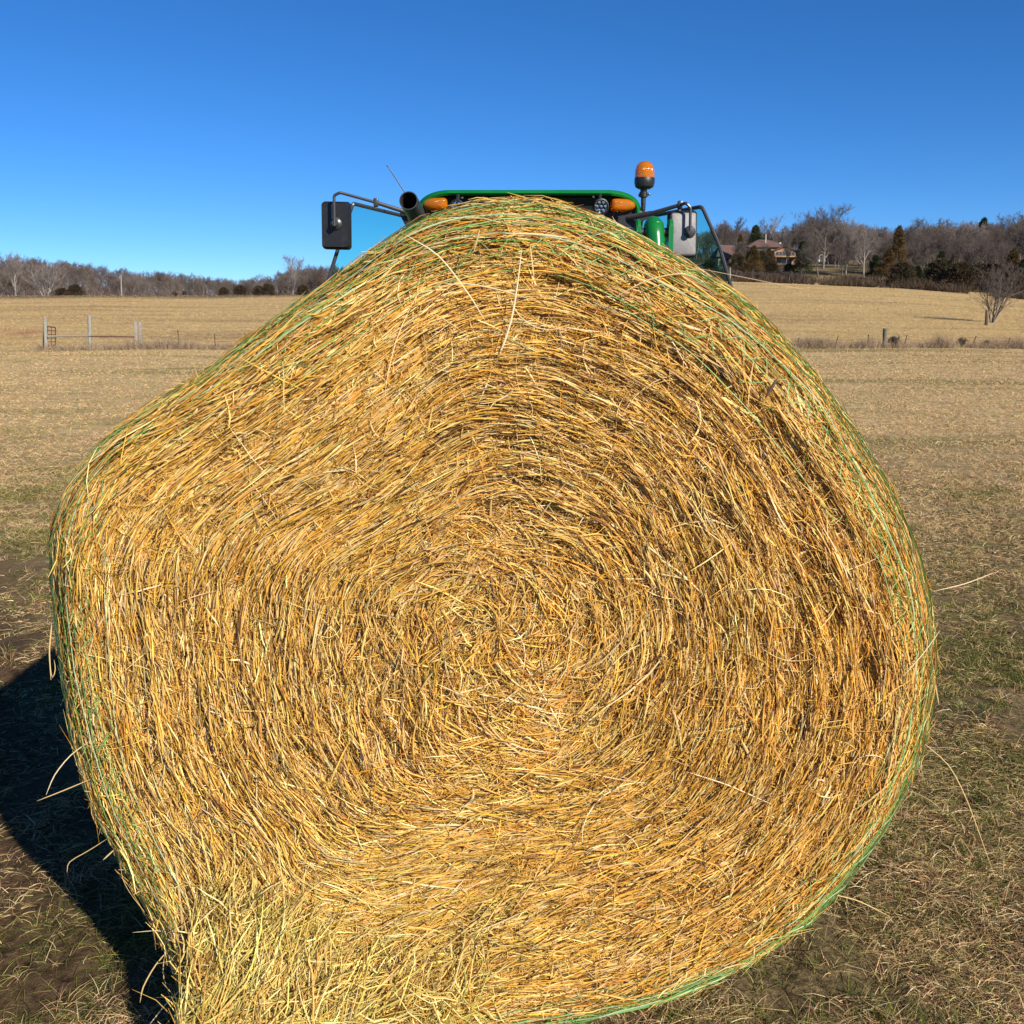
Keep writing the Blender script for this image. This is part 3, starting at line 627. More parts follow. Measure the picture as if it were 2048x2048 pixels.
V, Q, cc = merge(G); tag(link('grass', np_mesh('grass', V, Q, cc), M['grass']), 'short matted pasture grass, tan and green, in front of the fence line', 'grass', kind='stuff')
G = [grass_field(260000, 57, 205, 0.12, 0.34, lambda y: 0.00020 * y, (1.2, 0.3), GOLD, ([(0.34, 0.20, 0.10), (0.42, 0.27, 0.13)], [1, 1]), gthr=0.55, k=2)]
V, Q, cc = merge(G); tag(link('dry_grass', np_mesh('dry_grass', V, Q, cc), M['grass']), 'golden dry grass over the rising field beyond the fence', 'dry grass', kind='stuff')

# rough weeds along the fence line
FY = 55.0
def weeds(n, xa, xb, y0, sy, la, lb, cols, wts, w_=0.012, dens=None):
    x = rng.uniform(xa, xb, n); 
    m = NA(x * 0.7 + 3, x * 0 + 2) + 0.5 * NB(x * 2.1, x * 0 + 7) > rng.random(n) * 1.6 - 1.1; x = x[m]; n = len(x)
    y = y0 + rng.normal(0, sy, n); z = ground_h(x, y); hh = 0.75 + 0.35 * NB(x * 1.3, x * 0 + 20)
    L = rng.uniform(la, lb, n) * hh; el = rng.uniform(0.7, 1.55, n); az = rng.random(n) * 6.283
    s = np.linspace(0, 1, 3)[None, :]; e = el[:, None] - 0.5 * s * rng.random(n)[:, None]
    P = np.stack([x[:, None] + np.cos(az)[:, None] * np.cos(e) * L[:, None] * s, y[:, None] + np.sin(az)[:, None] * np.cos(e) * L[:, None] * s, z[:, None] + np.sin(e) * L[:, None] * s], -1)
    return blade_geo(P, rng.uniform(0.6, 1.4, n) * w_, palette(cols, wts, n, 0.2))
WC = [(0.38, 0.28, 0.18), (0.50, 0.37, 0.22), (0.27, 0.19, 0.13), (0.13, 0.09, 0.065)]
G = [weeds(26000, 13, 38, FY, 0.5, 0.3, 0.95, WC, [4, 3, 3, 2]), weeds(24000, -27, -8, FY, 0.5, 0.3, 0.85, WC, [4, 3, 3, 2]), weeds(5000, -8, 13, FY, 0.5, 0.25, 0.7, WC, [4, 3, 3, 2]),
     weeds(2500, -40, -35, 72, 1.5, 0.3, 0.7, [(0.36, 0.16, 0.10), (0.30, 0.2, 0.12)], [1, 1])]
V, Q, cc = merge(G); tag(link('weeds', np_mesh('weeds', V, Q, cc), M['grass']), 'dry grey-tan weeds grown up along the fence line', 'weeds', kind='stuff')

# ------------------------------------------------------------------ fences, gate, poles
def post_mesh(bm, base, top, r, seg=8, wob=0.012):
    b, t = Vector(base), Vector(top); n = 6
    pts = [b.lerp(t, i / (n - 1)) + Vector((random.uniform(-wob, wob), random.uniform(-wob, wob), 0)) for i in range(n)]
    add_tube(bm, pts, [r * random.uniform(0.94, 1.06) for _ in pts], seg)
def ground_pt(px, Y, py=700):
    p = at(px, py, Y); p.z = gh(p.x, Y); return p
def tpost(base, top, parent=None, name='metal_post'):
    bm = bmesh.new(); b, t = Vector(base), Vector(top); ax = (t - b).normalized(); L_ = (t - b).length
    rot = ax.to_track_quat('Z', 'Y').to_matrix()
    c = (b + t) / 2
    add_box(bm, c, (0.045, 0.008, L_), rot, 0.002, 1); add_box(bm, c + rot @ Vector((0, 0.021, 0)), (0.008, 0.034, L_ * 0.995), rot, 0.002, 1)
    for i in range(int(L_ / 0.12)): add_box(bm, b + ax * (0.3 + i * 0.1) + rot @ Vector((0, -0.008, 0)), (0.03, 0.010, 0.02), rot) if 0.3 + i * 0.1 < L_ else None
    return bm_obj(name, bm, M['tpost'], parent)
RF = empty('wire_fence', tuple(ground_pt(1769, FY)))
tag(RF, 'wire fence of leaning metal posts and one thick wooden post, right of the bale', 'fence')
def keep(o, parent): o.matrix_parent_inverse = Matrix.Translation(-Vector(parent.location)); return o
tops = []
for px, top, lean in [(1531, 676, 2), (1596, 675, 5), (1673, 672, 8), (1736, 668, 3), (1811, 670, 7), (1876, 675, 4), (1948, 672, 10), (2017, 675, 7), (2100, 675, 6), (2190, 672, 5), (2290, 675, 5)]:
    b = ground_pt(px - lean * 0.5, FY); t = at(px + lean * 0.5, top, FY)
    keep(tpost(b, t, RF), RF); tops.append((b, t))
b = ground_pt(1768, FY); t = at(1771, 657, FY); bm = bmesh.new(); post_mesh(bm, b, t, 0.125, 12)
keep(bm_obj('wooden_post', bm, M['greenwood'], RF), RF)
bm = bmesh.new()
for fr_ in (0.45, 0.68, 0.9):
    pts = []
    for (b1, t1), (b2, t2) in zip(tops, tops[1:]):
        p1, p2 = b1.lerp(t1, fr_), b2.lerp(t2, fr_)
        for i in range(4): pts.append(p1.lerp(p2, i / 4) - Vector((0, 0, 0.05 * math.sin(math.pi * i / 4))))
    pts.append(tops[-1][0].lerp(tops[-1][1], fr_)); add_tube(bm, pts, 0.004, 4)
keep(bm_obj('wire', bm, M['tpost'], RF), RF)

LF = empty('rail_fence', tuple(ground_pt(179, FY)))
tag(LF, 'short fence of tall grey posts joined by one horizontal rail, beside the red gate', 'fence')
P1, P2, P3 = ground_pt(92, FY), ground_pt(180, FY), ground_pt(272, FY)
for b, px, top, m_, r in [(P1, 90, 636, 'galv', 0.11), (P2, 179, 631, 'galv', 0.105)]:
    bm = bmesh.new(); post_mesh(bm, b, at(px, top, FY), r, 12); keep(bm_obj('post', bm, M[m_], LF), LF)
for px, w_, top in ((271, 0.15, 644), (280, 0.12, 643)):
    bm = bmesh.new(); b = ground_pt(px + 3, FY + (0 if px == 271 else 0.25)); t = at(px, top, FY + (0 if px == 271 else 0.25)); rot = (t - b).to_track_quat('Z', 'Y').to_matrix()
    add_box(bm, (b + t) / 2, (w_, 0.16, (t - b).length), rot, 0.012); keep(bm_obj('post', bm, M['palewood'], LF), LF)
bm = bmesh.new(); add_tube(bm, bend([at(95, 673, FY - 0.13), at(135, 671.5, FY - 0.13), at(183, 671, FY - 0.13)]), 0.045, 8); keep(bm_obj('rail', bm, M['galv'], LF), LF)
bm = bmesh.new(); add_tube(bm, [at(183, 673, FY + 0.02), at(225, 673, FY + 0.02), at(273, 674, FY + 0.02)], 0.035, 8); keep(bm_obj('rail', bm, M['rust'], LF), LF)

GT = empty('farm_gate', tuple(ground_pt(96, FY + 0.4)))
tag(GT, 'dark red tubular steel gate standing open behind the leftmost grey post', 'gate')
bm = bmesh.new(); ga, gb = at(87, 692, FY + 0.25), at(111, 690, FY + 2.6)
gt_, gu_ = at(87, 652, FY + 0.25), at(111, 655, FY + 2.6)
add_tube(bm, bend([ga, gt_, gu_, gb, ga], 5, 0.12), 0.035, 8); keep(bm_obj('gate_frame', bm, M['rust'], GT), GT)
bm = bmesh.new()
for f in (0.2, 0.4, 0.6, 0.8): add_tube(bm, [ga.lerp(gt_, f), gb.lerp(gu_, f)], 0.022, 6)
for f in (0.33, 0.66): add_tube(bm, [ga.lerp(gb, f), gt_.lerp(gu_, f)], 0.02, 6)
keep(bm_obj('gate_bars', bm, M['rust'], GT), GT)
WF = empty('wire_fence', tuple(ground_pt(357, FY)))
tag(WF, 'wire fence of thin dark metal posts running from the paired pale posts towards the bale', 'fence')
wt = []
for px, top in ((357, 659), (430, 668), (491, 666), (600, 668), (700, 668)):
    b, t = ground_pt(px + 1, FY), at(px - 2, top, FY); keep(tpost(b, t, WF), WF); wt.append((b, t))
bm = bmesh.new()
for f in (0.5, 0.75, 0.92): add_tube(bm, [at(281, 690 - 40 * f, FY)] + [a.lerp(b, f) for a, b in wt], 0.004, 4)
keep(bm_obj('wire', bm, M['tpost'], WF), WF)
def pole(name, px, py, Yd, top, r, m_, label, cat):
    b = at(px, py, Yd); b.z = gh(b.x, Yd); t = at(px - 1, top, Yd)
    bm = bmesh.new(); add_tube(bm, [b - Vector((0, 0, .3)), b.lerp(t, 0.5), t], [r, r * 0.85, r * 0.6], 8)
    o = bm_obj(name, bm, M[m_]); tag(o, label, cat); return o
pole('utility_pole', 243, 592, 206, 549, 0.17, 'palewood', 'tall bare pale pole standing at the far edge of the left field', 'pole')
pole('fence_post', 1461, 560, 165, 535, 0.15, 'palewood', 'thin pale post at the field edge below the house', 'post')
o = pole('fence_post', 1974, 640, 76, 620, 0.13, 'tpost', 'short dark leaning post left of the small bare tree in the right field', 'post')
# ------------------------------------------------------------------ trees
def tube_geo(P, r0, r1, sides=3):
    n, k, _ = P.shape
    T = np.empty_like(P); T[:, 1:-1] = P[:, 2:] - P[:, :-2]; T[:, 0] = P[:, 1] - P[:, 0]; T[:, -1] = P[:, -1] - P[:, -2]; T = nrm(T)
    ref = nrm(rng.normal(size=(n, 1, 3))); S = nrm(np.cross(T, np.broadcast_to(ref, P.shape))); U = np.cross(S, T)
    t = np.linspace(0, 1, k)[None, :]; r = (r0[:, None] * (1 - t) + r1[:, None] * t)[..., None, None]
    a = np.arange(sides) * 2 * np.pi / sides
    V = P[:, :, None] + (S[:, :, None] * np.cos(a)[None, None, :, None] + U[:, :, None] * np.sin(a)[None, None, :, None]) * r
    base = (np.arange(n)[:, None, None] * k + np.arange(k - 1)[None, :, None]) * sides
    j = np.arange(sides)[None, None, :]; j2 = (j + 1) % sides
    Q = np.stack([base + j, base + j2, base + sides + j2, base + sides + j], -1).reshape(-1, 4)
    return V.reshape(-1, 3), Q, np.zeros((len(V.reshape(-1, 3)), 3))
def grow(seed, H=10.0, counts=(6, 5, 5, 5, 4), trunk=0.35, ratio=(0.62, 0.5, 0.5, 0.5, 0.55), ang=(0.75, 0.7, 0.7, 0.7, 0.7), up=0.25, r0=0.22, wig=0.10, stems=1, twig=0.020, start=0.45):
    g = np.random.default_rng(seed); levels = []
    k = 6
    def poly(p, d, L, wg, upb, k):
        n = len(p); P = np.empty((n, k, 3)); P[:, 0] = p; dd = d.copy()
        for i_ in range(1, k):
            dd = nrm(dd + g.normal(0, wg, (n, 3)) + np.array([0, 0, upb]) * 0.35); P[:, i_] = P[:, i_ - 1] + dd * (L / (k - 1))[:, None]
        return P
    if stems == 1: p = np.zeros((1, 3)); d = nrm(np.array([[g.normal(0, .05), g.normal(0, .05), 1.0]]))
    else:
        az = g.random(stems) * 6.283; d = nrm(np.stack([np.cos(az) * 0.35, np.sin(az) * 0.35, np.ones(stems)], -1)); p = np.stack([np.cos(az) * .2, np.sin(az) * .2, az * 0 - 0.1], -1)
    L = np.full(len(p), H * 0.72); r = np.full(len(p), r0)
    P = poly(p, d, L, wig * 0.7, 0.1, 9); levels.append((P, r, r * 0.25))
    for lv, c in enumerate(counts):
        n = len(P); m = n * c; kk_ = P.shape[1]
        lo = trunk if lv == 0 else start * 0.6
        t = lo + (1 - lo) * (np.tile(np.arange(c), n) + g.random(m)) / c; t = np.clip(t, 0, 0.999)
        par = np.repeat(np.arange(n), c); f = t * (kk_ - 1); i0 = f.astype(int); ff = (f - i0)[:, None]
        pos = P[par, i0] * (1 - ff) + P[par, i0 + 1] * ff; td = nrm(P[par, i0 + 1] - P[par, i0])
        side = nrm(np.cross(td, g.normal(size=(m, 3)))); a = ang[lv] + g.normal(0, 0.18, m)
        d = nrm(td * np.cos(a)[:, None] + side * np.sin(a)[:, None] + np.array([0, 0, up]))
        Lp = L[par]; L = Lp * ratio[lv] * g.uniform(0.7, 1.25, m) * (1 - 0.45 * (t - lo) / (1 - lo) * (1.0 if lv == 0 else 0.6))
        rp = levels[-1][1][par] * (1 - 0.75 * t); r = np.maximum(np.minimum(rp * 0.7, levels[-1][1][par] * 0.5), twig)
        kk2 = 6 if lv < 2 else (4 if lv == 2 else 3)
        P = poly(pos, d, L, wig * (1.4 if lv < 3 else 1.0), up * 0.6, kk2); levels.append((P, r, np.maximum(r * 0.35, twig * 0.6)))
    zmax = max(l[0][..., 2].max() for l in levels); s = H / zmax
    return [(l[0] * s, l[1], l[2]) for l in levels]
def tree_proto(levels, split=1):
    tr = merge([tube_geo(*l, sides=7 if i_ == 0 else 5) for i_, l in enumerate(levels[:split + 1])])
    cr = merge([tube_geo(*l, sides=4 if i_ == 0 else 3) for i_, l in enumerate(levels[split + 1:])])
    return (np_mesh('trunk', tr[0], tr[1], smooth=True), np_mesh('crown', cr[0], cr[1]))
H0 = 10.0
PR = {}
RT = (.62, .58, .6, .6, .6)
PR['oak'] = tree_proto(grow(11, H0, (12, 6, 5, 4, 4), 0.20, ratio=(.72, .58, .6, .6, .6), ang=(.95, .7, .7, .7, .7), up=0.20, r0=0.22, twig=.011, start=.3))
PR['oak_b'] = tree_proto(grow(23, H0, (11, 6, 5, 4, 4), 0.22, ratio=(.75, .6, .6, .6, .6), ang=(.95, .8, .75, .7, .7), up=0.12, r0=0.20, wig=0.15, twig=.011, start=.3))
PR['oak_c'] = tree_proto(grow(37, H0, (13, 6, 5, 4, 4), 0.15, ratio=RT, ang=(.8, .65, .7, .7, .7), up=0.28, r0=0.17, twig=.010, start=.3))
PR['tall'] = tree_proto(grow(41, H0, (13, 5, 5, 4, 3), 0.25, ratio=(0.42, .55, .6, .6, .6), ang=(.6, .6, .6, .6, .6), up=0.35, r0=0.14, twig=.011, start=.3))
PR['twist'] = tree_proto(grow(59, H0, (7, 5, 5, 4, 3), 0.35, ratio=(0.6, .6, .6, .6, .6), ang=(.8, .9, .8, .8, .7), up=0.1, r0=0.26, wig=0.26, twig=.014, start=.4))
PR['multi'] = tree_proto(grow(68, H0, (9, 5, 4, 3, 2), 0.10, ratio=(0.5, .55, .6, .6, .6), ang=(.75, .6, .6, .6, .6), up=0.2, r0=0.12, stems=5, wig=0.10, twig=.009, start=.3))
PR['shrub'] = tree_proto(grow(71, H0, (6, 5, 4, 3), 0.05, ratio=(0.5, .6, .6, .6), ang=(.6, .6, .6, .6), up=0.15, r0=0.20, stems=14, wig=0.12, twig=.042, start=.2))
def cedar_proto(seed, H=6.0, Rb=1.6, nc=210, per=60, cols=((0.035, 0.05, 0.018), (0.06, 0.065, 0.022), (0.02, 0.03, 0.014)), wts=(4, 3, 3), shape=0.9):
    g = np.random.default_rng(seed)
    t = g.random(nc) ** 0.85; z = H * (0.05 + 0.95 * t); Rm = 1.15 * Rb * (1 - t) ** shape * (0.55 + 0.75 * g.random(nc)) + 0.08
    az = g.random(nc) * 6.283; rad = Rm * np.sqrt(g.random(nc) * 0.75 + 0.25)
    c = np.stack([np.cos(az) * rad, np.sin(az) * rad, z], -1)
    sz = 0.16 + 0.26 * (1 - t)
    n = nc * per; p = np.repeat(c, per, 0) + g.normal(size=(n, 3)) * np.repeat(sz, per)[:, None] * np.array([1, 1, 0.75])
    out = nrm(np.stack([np.repeat(np.cos(az), per), np.repeat(np.sin(az), per), np.full(n, 0.7)], -1) + g.normal(0, 0.5, (n, 3)))
    L = g.uniform(0.10, 0.26, n)[:, None]; P = np.stack([p, p + out * L * 0.5, p + out * L], 1)
    cc_ = np.array(cols)[g.choice(len(cols), nc, p=np.array(wts) / sum(wts))]; cc_ = np.repeat(cc_, per, 0) * np.exp(g.normal(0, 0.25, (n, 1)))
    cr = blade_geo(P, g.uniform(0.05, 0.10, n), cc_, tip=0.3)
    tr = tube_geo(np.array([[[0, 0, -0.2], [0.03, 0, H * 0.4], [0, 0.02, H * 0.85]]]), np.array([0.13]), np.array([0.03]), 7)
    return (np_mesh('trunk', tr[0], tr[1], smooth=True), np_mesh('crown', cr[0], cr[1], cr[2]))
PC = {'cedar': cedar_proto(5), 'cedar_b': cedar_proto(6, Rb=1.9, shape=0.7), 'rust': cedar_proto(8, Rb=2.0, shape=0.75, cols=((0.12, 0.075, 0.028), (0.075, 0.06, 0.025), (0.17, 0.09, 0.035)), wts=(4, 3, 2)),
      'round': cedar_proto(9, H=3.0, Rb=2.1, nc=170, shape=0.45, cols=((0.07, 0.05, 0.028), (0.045, 0.045, 0.02), (0.11, 0.06, 0.032)), wts=(4, 3, 2))}
for me in list(PC.values()): me[0].materials.append(M['bark']); me[1].materials.append(M['cedar'])
pale_mesh = {}
for k_ in list(PR):
    a, b = PR[k_]; a2, b2 = a.copy(), b.copy()
    a.materials.append(M['bark']); b.materials.append(M['twig']); a2.materials.append(M['barkpale']); b2.materials.append(M['twigpale']); PR[k_ + '_pale'] = (a2, b2)
def put_tree(px, Yd, top_py, kind, label, group=None, cat='bare tree', sx=1.0, rz=None, name='bare_tree', py_hint=570):
    ced = kind in PC; me = PC[kind] if ced else PR[kind]; Hm = (3.0 if kind == 'round' else 6.0) if ced else H0
    t = at(px, top_py, Yd); z0 = gh(t.x, Yd); s = max((t.z - z0) / Hm, 0.05)
    o = empty(name, (t.x, Yd, z0), random.random() * 6.28 if rz is None else rz); o.scale = (s * sx, s * sx, s)
    tag(o, label, cat, group)
    link('trunk', me[0], None, o); link('crown', me[1], None, o); return o
NAMED = [
 (1655, 222, 406, 'oak', 'tallest broad bare oak on the right hillside, right of the house', 'bare tree', 1.0),
 (1563, 262, 425, 'twist_pale', 'crooked bare tree with contorted dark limbs rising behind the house roof', 'bare tree', 0.95),
 (1700, 206, 432, 'oak_c_pale', 'bare tree with pale forking trunk right of the white shed', 'bare tree', 0.8),
 (1737, 200, 438, 'oak_b_pale', 'bare tree with leaning pale limbs left of the tall rusty cedar', 'bare tree', 0.85),
 (1578, 222, 468, 'oak_c', 'thin bare tree in front of the windowed gable of the house', 'bare tree', 0.7), (1486, 218, 478, 'oak_c', 'bare brown tree in front of the left end of the house', 'bare tree', 1.1), (1530, 220, 484, 'oak_c', 'bare brown tree in front of the main house roof', 'bare tree', 1.0),
 (2052, 240, 418, 'oak', 'large bare tree cut by the right edge of the photo', 'bare tree', 1.0),
 (1442, 270, 438, 'tall', 'slender bare tree rising just right of the cab door glass', 'bare tree', 1.0),
 (1474, 275, 432, 'tall', 'slender bare tree above the low left wing of the house', 'bare tree', 1.0),
 (1521, 280, 432, 'twist', 'bare tree with a thick dark stem behind the left of the house roof', 'bare tree', 0.7),
 (1948, 205, 478, 'oak_c_pale', 'bare tree with white upper limbs among dark cedars near the right edge', 'bare tree', 0.9),
 (1868, 255, 438, 'oak_b', 'bare rounded tree on the skyline between the two cedars', 'bare tree', 0.9),
 (1837, 270, 434, 'oak', 'bare dome-shaped tree on the skyline right of the tall rusty cedar', 'bare tree', 0.8),
]
for px, Yd, top, kd, lb, ct, sx in NAMED: put_tree(px, Yd, top, kd, lb, cat=ct, sx=sx)
put_tree(1997, 80, 520, 'multi', 'small bare many-stemmed tree alone in the right field', cat='bare tree', sx=1.0, rz=2.0)
CED = [(1512, 250, 453, 'cedar', 'dark green cedar standing behind the left end of the house roof', 0.95), (1481, 236, 470, 'rust', 'rusty-topped cedar left of the house roof', 0.55),
 (1606, 206, 485, 'cedar_b', 'dark green cedar just right of the house windows', 0.85), (1799, 205, 455, 'rust', 'tallest cedar, rusty brown at its tip, midway along the right wood', 0.62),
 (1778, 192, 500, 'rust', 'wide rusty-green cedar at the field edge in front of the tallest cedar', 1.0), (1752, 196, 512, 'cedar_b', 'low dark cedar left of the wide rusty one', 1.0),
 (1884, 190, 504, 'cedar_b', 'dark olive cedar in the shade right of the sunlit bank', 0.8), (1915, 184, 535, 'round', 'dark brown-green juniper at the field edge left of the white-limbed tree', 0.8),
 (1968, 292, 438, 'cedar_b', 'black-green cedar top showing on the skyline near the right edge', 0.75), (2028, 172, 500, 'rust', 'tall brownish cedar behind the small bare tree', 0.8),
 (2050, 165, 520, 'cedar_b', 'dark cedar at the right edge of the photo', 0.9), (1950, 178, 548, 'round', 'low dark juniper left of the small bare tree', 0.9), (1858, 188, 540, 'cedar_b', 'small black-green cedar below the olive one', 0.9),
 (1498, 215, 502, 'rust', 'brown cedar in front of the left of the house', 0.9), (1522, 212, 505, 'round', 'grey-brown bushy juniper before the house roof', 0.7), (1476, 214, 510, 'round', 'dark bushy juniper before the low left wing', 0.7), (1545, 208, 522, 'round', 'low dark juniper under the house windows', 0.7), (1578, 207, 528, 'round', 'black-green juniper between the windows and the dark cedar', 0.7),
 (1538, 214, 497, 'rust', 'brown cedar covering the middle of the house front', 0.8), (1508, 206, 493, 'rust', 'tallest brown cedar in front of the house, left of the middle one', 1.0), (1420, 225, 520, 'round', 'juniper seen through the right cab door glass', 0.9)]
for px, Yd, top, kd, lb, sx in CED: put_tree(px, Yd, top, kd, lb, cat='cedar', sx=sx, name='cedar_tree')
for px, Yd, top, kd, lb, sx, nm in [
 (22, 207, 500, 'oak_c_pale', 'pale bare tree at the left edge of the photo beyond the field', 0.8, 'bare_tree'), (84, 208, 520, 'multi_pale', 'spreading pale many-stemmed tree at the left field edge', 1.5, 'bare_tree'),
 (582, 204, 507, 'oak_pale', 'lone pale bare tree standing above the wood left of the mirror', 0.62, 'bare_tree'),
 (640, 215, 528, 'oak_c', 'bare tree directly behind the left cab door glass', 1.0, 'bare_tree'), (612, 240, 522, 'oak_b', 'bare brown tree right of the lone pale tree', 1.2, 'bare_tree'),
 (284, 240, 556, 'oak_c_pale', 'small pale-stemmed bare tree right of the tall pole', 0.7, 'bare_tree')]:
    put_tree(px, Yd, top, kd, lb, cat='bare tree', sx=sx, name=nm)
for px, Yd, top, lb, sx in [(150, 205, 570, 'dark reddish juniper left of the tall pale pole', 1.05), (124, 206, 577, 'low juniper touching the dark reddish one', 1.2), (535, 205, 569, 'widest green juniper left of the lone pale tree', 1.0), (517, 206, 573, 'low brownish juniper beside the widest one', 1.0),
   (480, 207, 572, 'small green juniper left of the brownish one', 1.0), (447, 206, 576, 'small round juniper left of the small green one', 0.9), (368, 206, 583, 'small green juniper on the skyline of the field', 0.7), (348, 206, 584, 'tiny brown juniper on the field skyline', 0.8), (606, 205, 571, 'green juniper just right of the lone pale tree', 1.0)]:
    put_tree(px, Yd, top, 'round', lb, cat='juniper', sx=sx * 0.9, name='juniper_bush')
g2 = random.Random(5)
kinds = ['oak', 'oak_b', 'oak_c', 'tall', 'oak_c_pale', 'oak_b_pale']
def skyline(px):
    return float(np.interp(px, [1380, 1440, 1480, 1530, 1590, 1650, 1690, 1740, 1790, 1840, 1900, 1960, 2010, 2060, 2400], [452, 442, 444, 452, 440, 420, 434, 440, 452, 440, 432, 434, 440, 422, 425]))
for i in range(64):
    px = 1395 + i * 11 + g2.uniform(-8, 8); Yd = g2.uniform(262, 295)
    put_tree(px, Yd, skyline(px) + g2.uniform(0, 16), g2.choice(kinds), 'bare grey-brown tree in the upper rows of the right hillside wood', 'bare trees high on the right hillside', sx=g2.uniform(.75, 1.05))
for i in range(60):
    px = 1625 + i * 8 + g2.uniform(-8, 8); Yd = g2.uniform(200, 250)
    put_tree(px, Yd, skyline(px) + g2.uniform(10, 52), g2.choice(['oak_b', 'oak_c', 'oak', 'oak_b', 'tall']), 'bare grey-brown tree low on the right hillside wood', 'bare trees low on the right hillside', sx=g2.uniform(.8, 1.1))
for px, top, sx in ((1790, 668, 0.75), (1925, 672, 0.62), (1640, 683, 0.5), (1975, 683, 0.5)):
    lb = {1790: 'round grey twiggy shrub right of the thick wooden fence post', 1925: 'round grey twiggy shrub further right along the wire fence', 1640: 'small twiggy shrub left of the leaning fence posts', 1975: 'low dark shrub under the right end of the wire fence'}[px]
    put_tree(px, FY + 0.4, top, 'shrub', lb, cat='shrub', sx=sx * 1.6, name='shrub')

# woods behind: one mass
def wood(name, spots, label, cols, counts=(9, 5, 4, 4), seed0=90):
    vs = []
    for v_ in range(4): 
        lv = grow(seed0 + v_, H0, counts, 0.15, ratio=(.66, .6, .62, .62), ang=(.85, .7, .7, .7), up=0.22, r0=0.16, twig=0.021, start=.3)
        vs.append(merge([tube_geo(*l, sides=4 if q_ == 0 else 3) for q_, l in enumerate(lv)]))
    G = []
    for q_, (x, y, h_) in enumerate(spots):
        V_, Q_, _ = vs[q_ % 4]; a = rng.random() * 6.283; s = h_ / H0; ca, sa = math.cos(a), math.sin(a)
        Wv = np.stack([(V_[:, 0] * ca - V_[:, 1] * sa) * s * 1.1 + x, (V_[:, 0] * sa + V_[:, 1] * ca) * s * 1.1 + y, V_[:, 2] * s + gh(x, y) - 0.2], -1)
        c_ = np.array(cols[rng.integers(len(cols))]) * rng.uniform(0.8, 1.2); G.append((Wv, Q_, np.tile(c_, (len(Wv), 1))))
    V, Q, cc = merge(G); o = link(name, np_mesh(name, V, Q, cc), M['cedar']); tag(o, label, 'wood', kind='stuff')
WCOL = [(0.19, 0.145, 0.115), (0.16, 0.12, 0.10), (0.23, 0.185, 0.15), (0.13, 0.10, 0.085)]
def left_top(px): return float(np.interp(px, [-200, 0, 60, 150, 250, 350, 470, 540, 600, 700], [490, 503, 508, 518, 532, 540, 553, 542, 528, 520]))
sp = []
for i in range(460):
    px = rng.uniform(-230, 720); Yd = [232, 270, 310, 345][i % 4] + rng.uniform(-16, 16)
    p = at(px, left_top(px) + rng.uniform(0, 12) + (0 if Yd > 300 else (10 if Yd > 250 else 20)) * (0.5 if px > 300 else 1), Yd); sp.append((p.x, Yd, min(max(p.z - gh(p.x, Yd), 5.5), 13)))
wood('left_wood', sp, 'grey-brown leafless wood on the low hill beyond the left field', WCOL)
sp = []
for i in range(330):
    px = rng.uniform(1180, 2330); Yd = rng.uniform(288, 350)
    p = at(px, skyline(px) + rng.uniform(4, 22), Yd); sp.append((p.x, Yd, max(p.z - gh(p.x, Yd), 5)))
wood('hillside_wood', sp, 'leafless wood filling the top of the right hill behind the nearer trees', WCOL, seed0=120)

# brush at the foot of the trees
def brush(name, xs_, ys_, la, lb, cols, wts, w_, label, k=3):
    n = len(xs_); z = ground_h(xs_, ys_); L = rng.uniform(la, lb, n); el = rng.uniform(0.5, 1.5, n); az = rng.random(n) * 6.283; s = np.linspace(0, 1, k)[None, :]
    L = L * (0.65 + 0.6 * NC(xs_ * 0.25, ys_ * 0.25)); P = np.stack([xs_[:, None] + np.cos(az)[:, None] * np.cos(el)[:, None] * L[:, None] * s, ys_[:, None] + np.sin(az)[:, None] * np.cos(el)[:, None] * L[:, None] * s, z[:, None] + np.sin(el[:, None] * (1 - .25 * s)) * L[:, None] * s], -1)
    V, Q, cc = blade_geo(P, rng.uniform(.5, 1.3, n) * w_, palette(cols, wts, n, .25)); tag(link(name, np_mesh(name, V, Q, cc), M['grass']), label, 'undergrowth', kind='stuff')
n = 46000; px = rng.uniform(1380, 2350, n); a_ = (px - 1024) / FPX / 1.03; yc_ = np.interp(a_, A_K, YC); y_ = yc_ + 2 + rng.random(n) ** 1.5 * 26
cl = NA(px * 0.03, y_ * 0.12) + 0.6 * NB(px * 0.11, y_ * 0.2); m_ = cl > rng.random(n) * 1.2 - 0.75
brush('undergrowth', (a_ * y_)[m_], y_[m_], 0.5, 2.4, [(0.10, 0.07, 0.05), (0.055, 0.038, 0.028), (0.20, 0.13, 0.075), (0.05, 0.045, 0.025)], [4, 4, 2, 2], 0.07, 'brown tangled brush along the foot of the right hillside wood')
n = 60000; x_ = rng.uniform(-200, 10, n); y_ = 205 + rng.random(n) ** 1.3 * 130
brush('brushwood', x_, y_, 0.8, 4.6, [(0.15, 0.115, 0.095), (0.10, 0.075, 0.062), (0.20, 0.15, 0.12)], [4, 3, 2], 0.10, 'grey-brown brush under the far left wood')

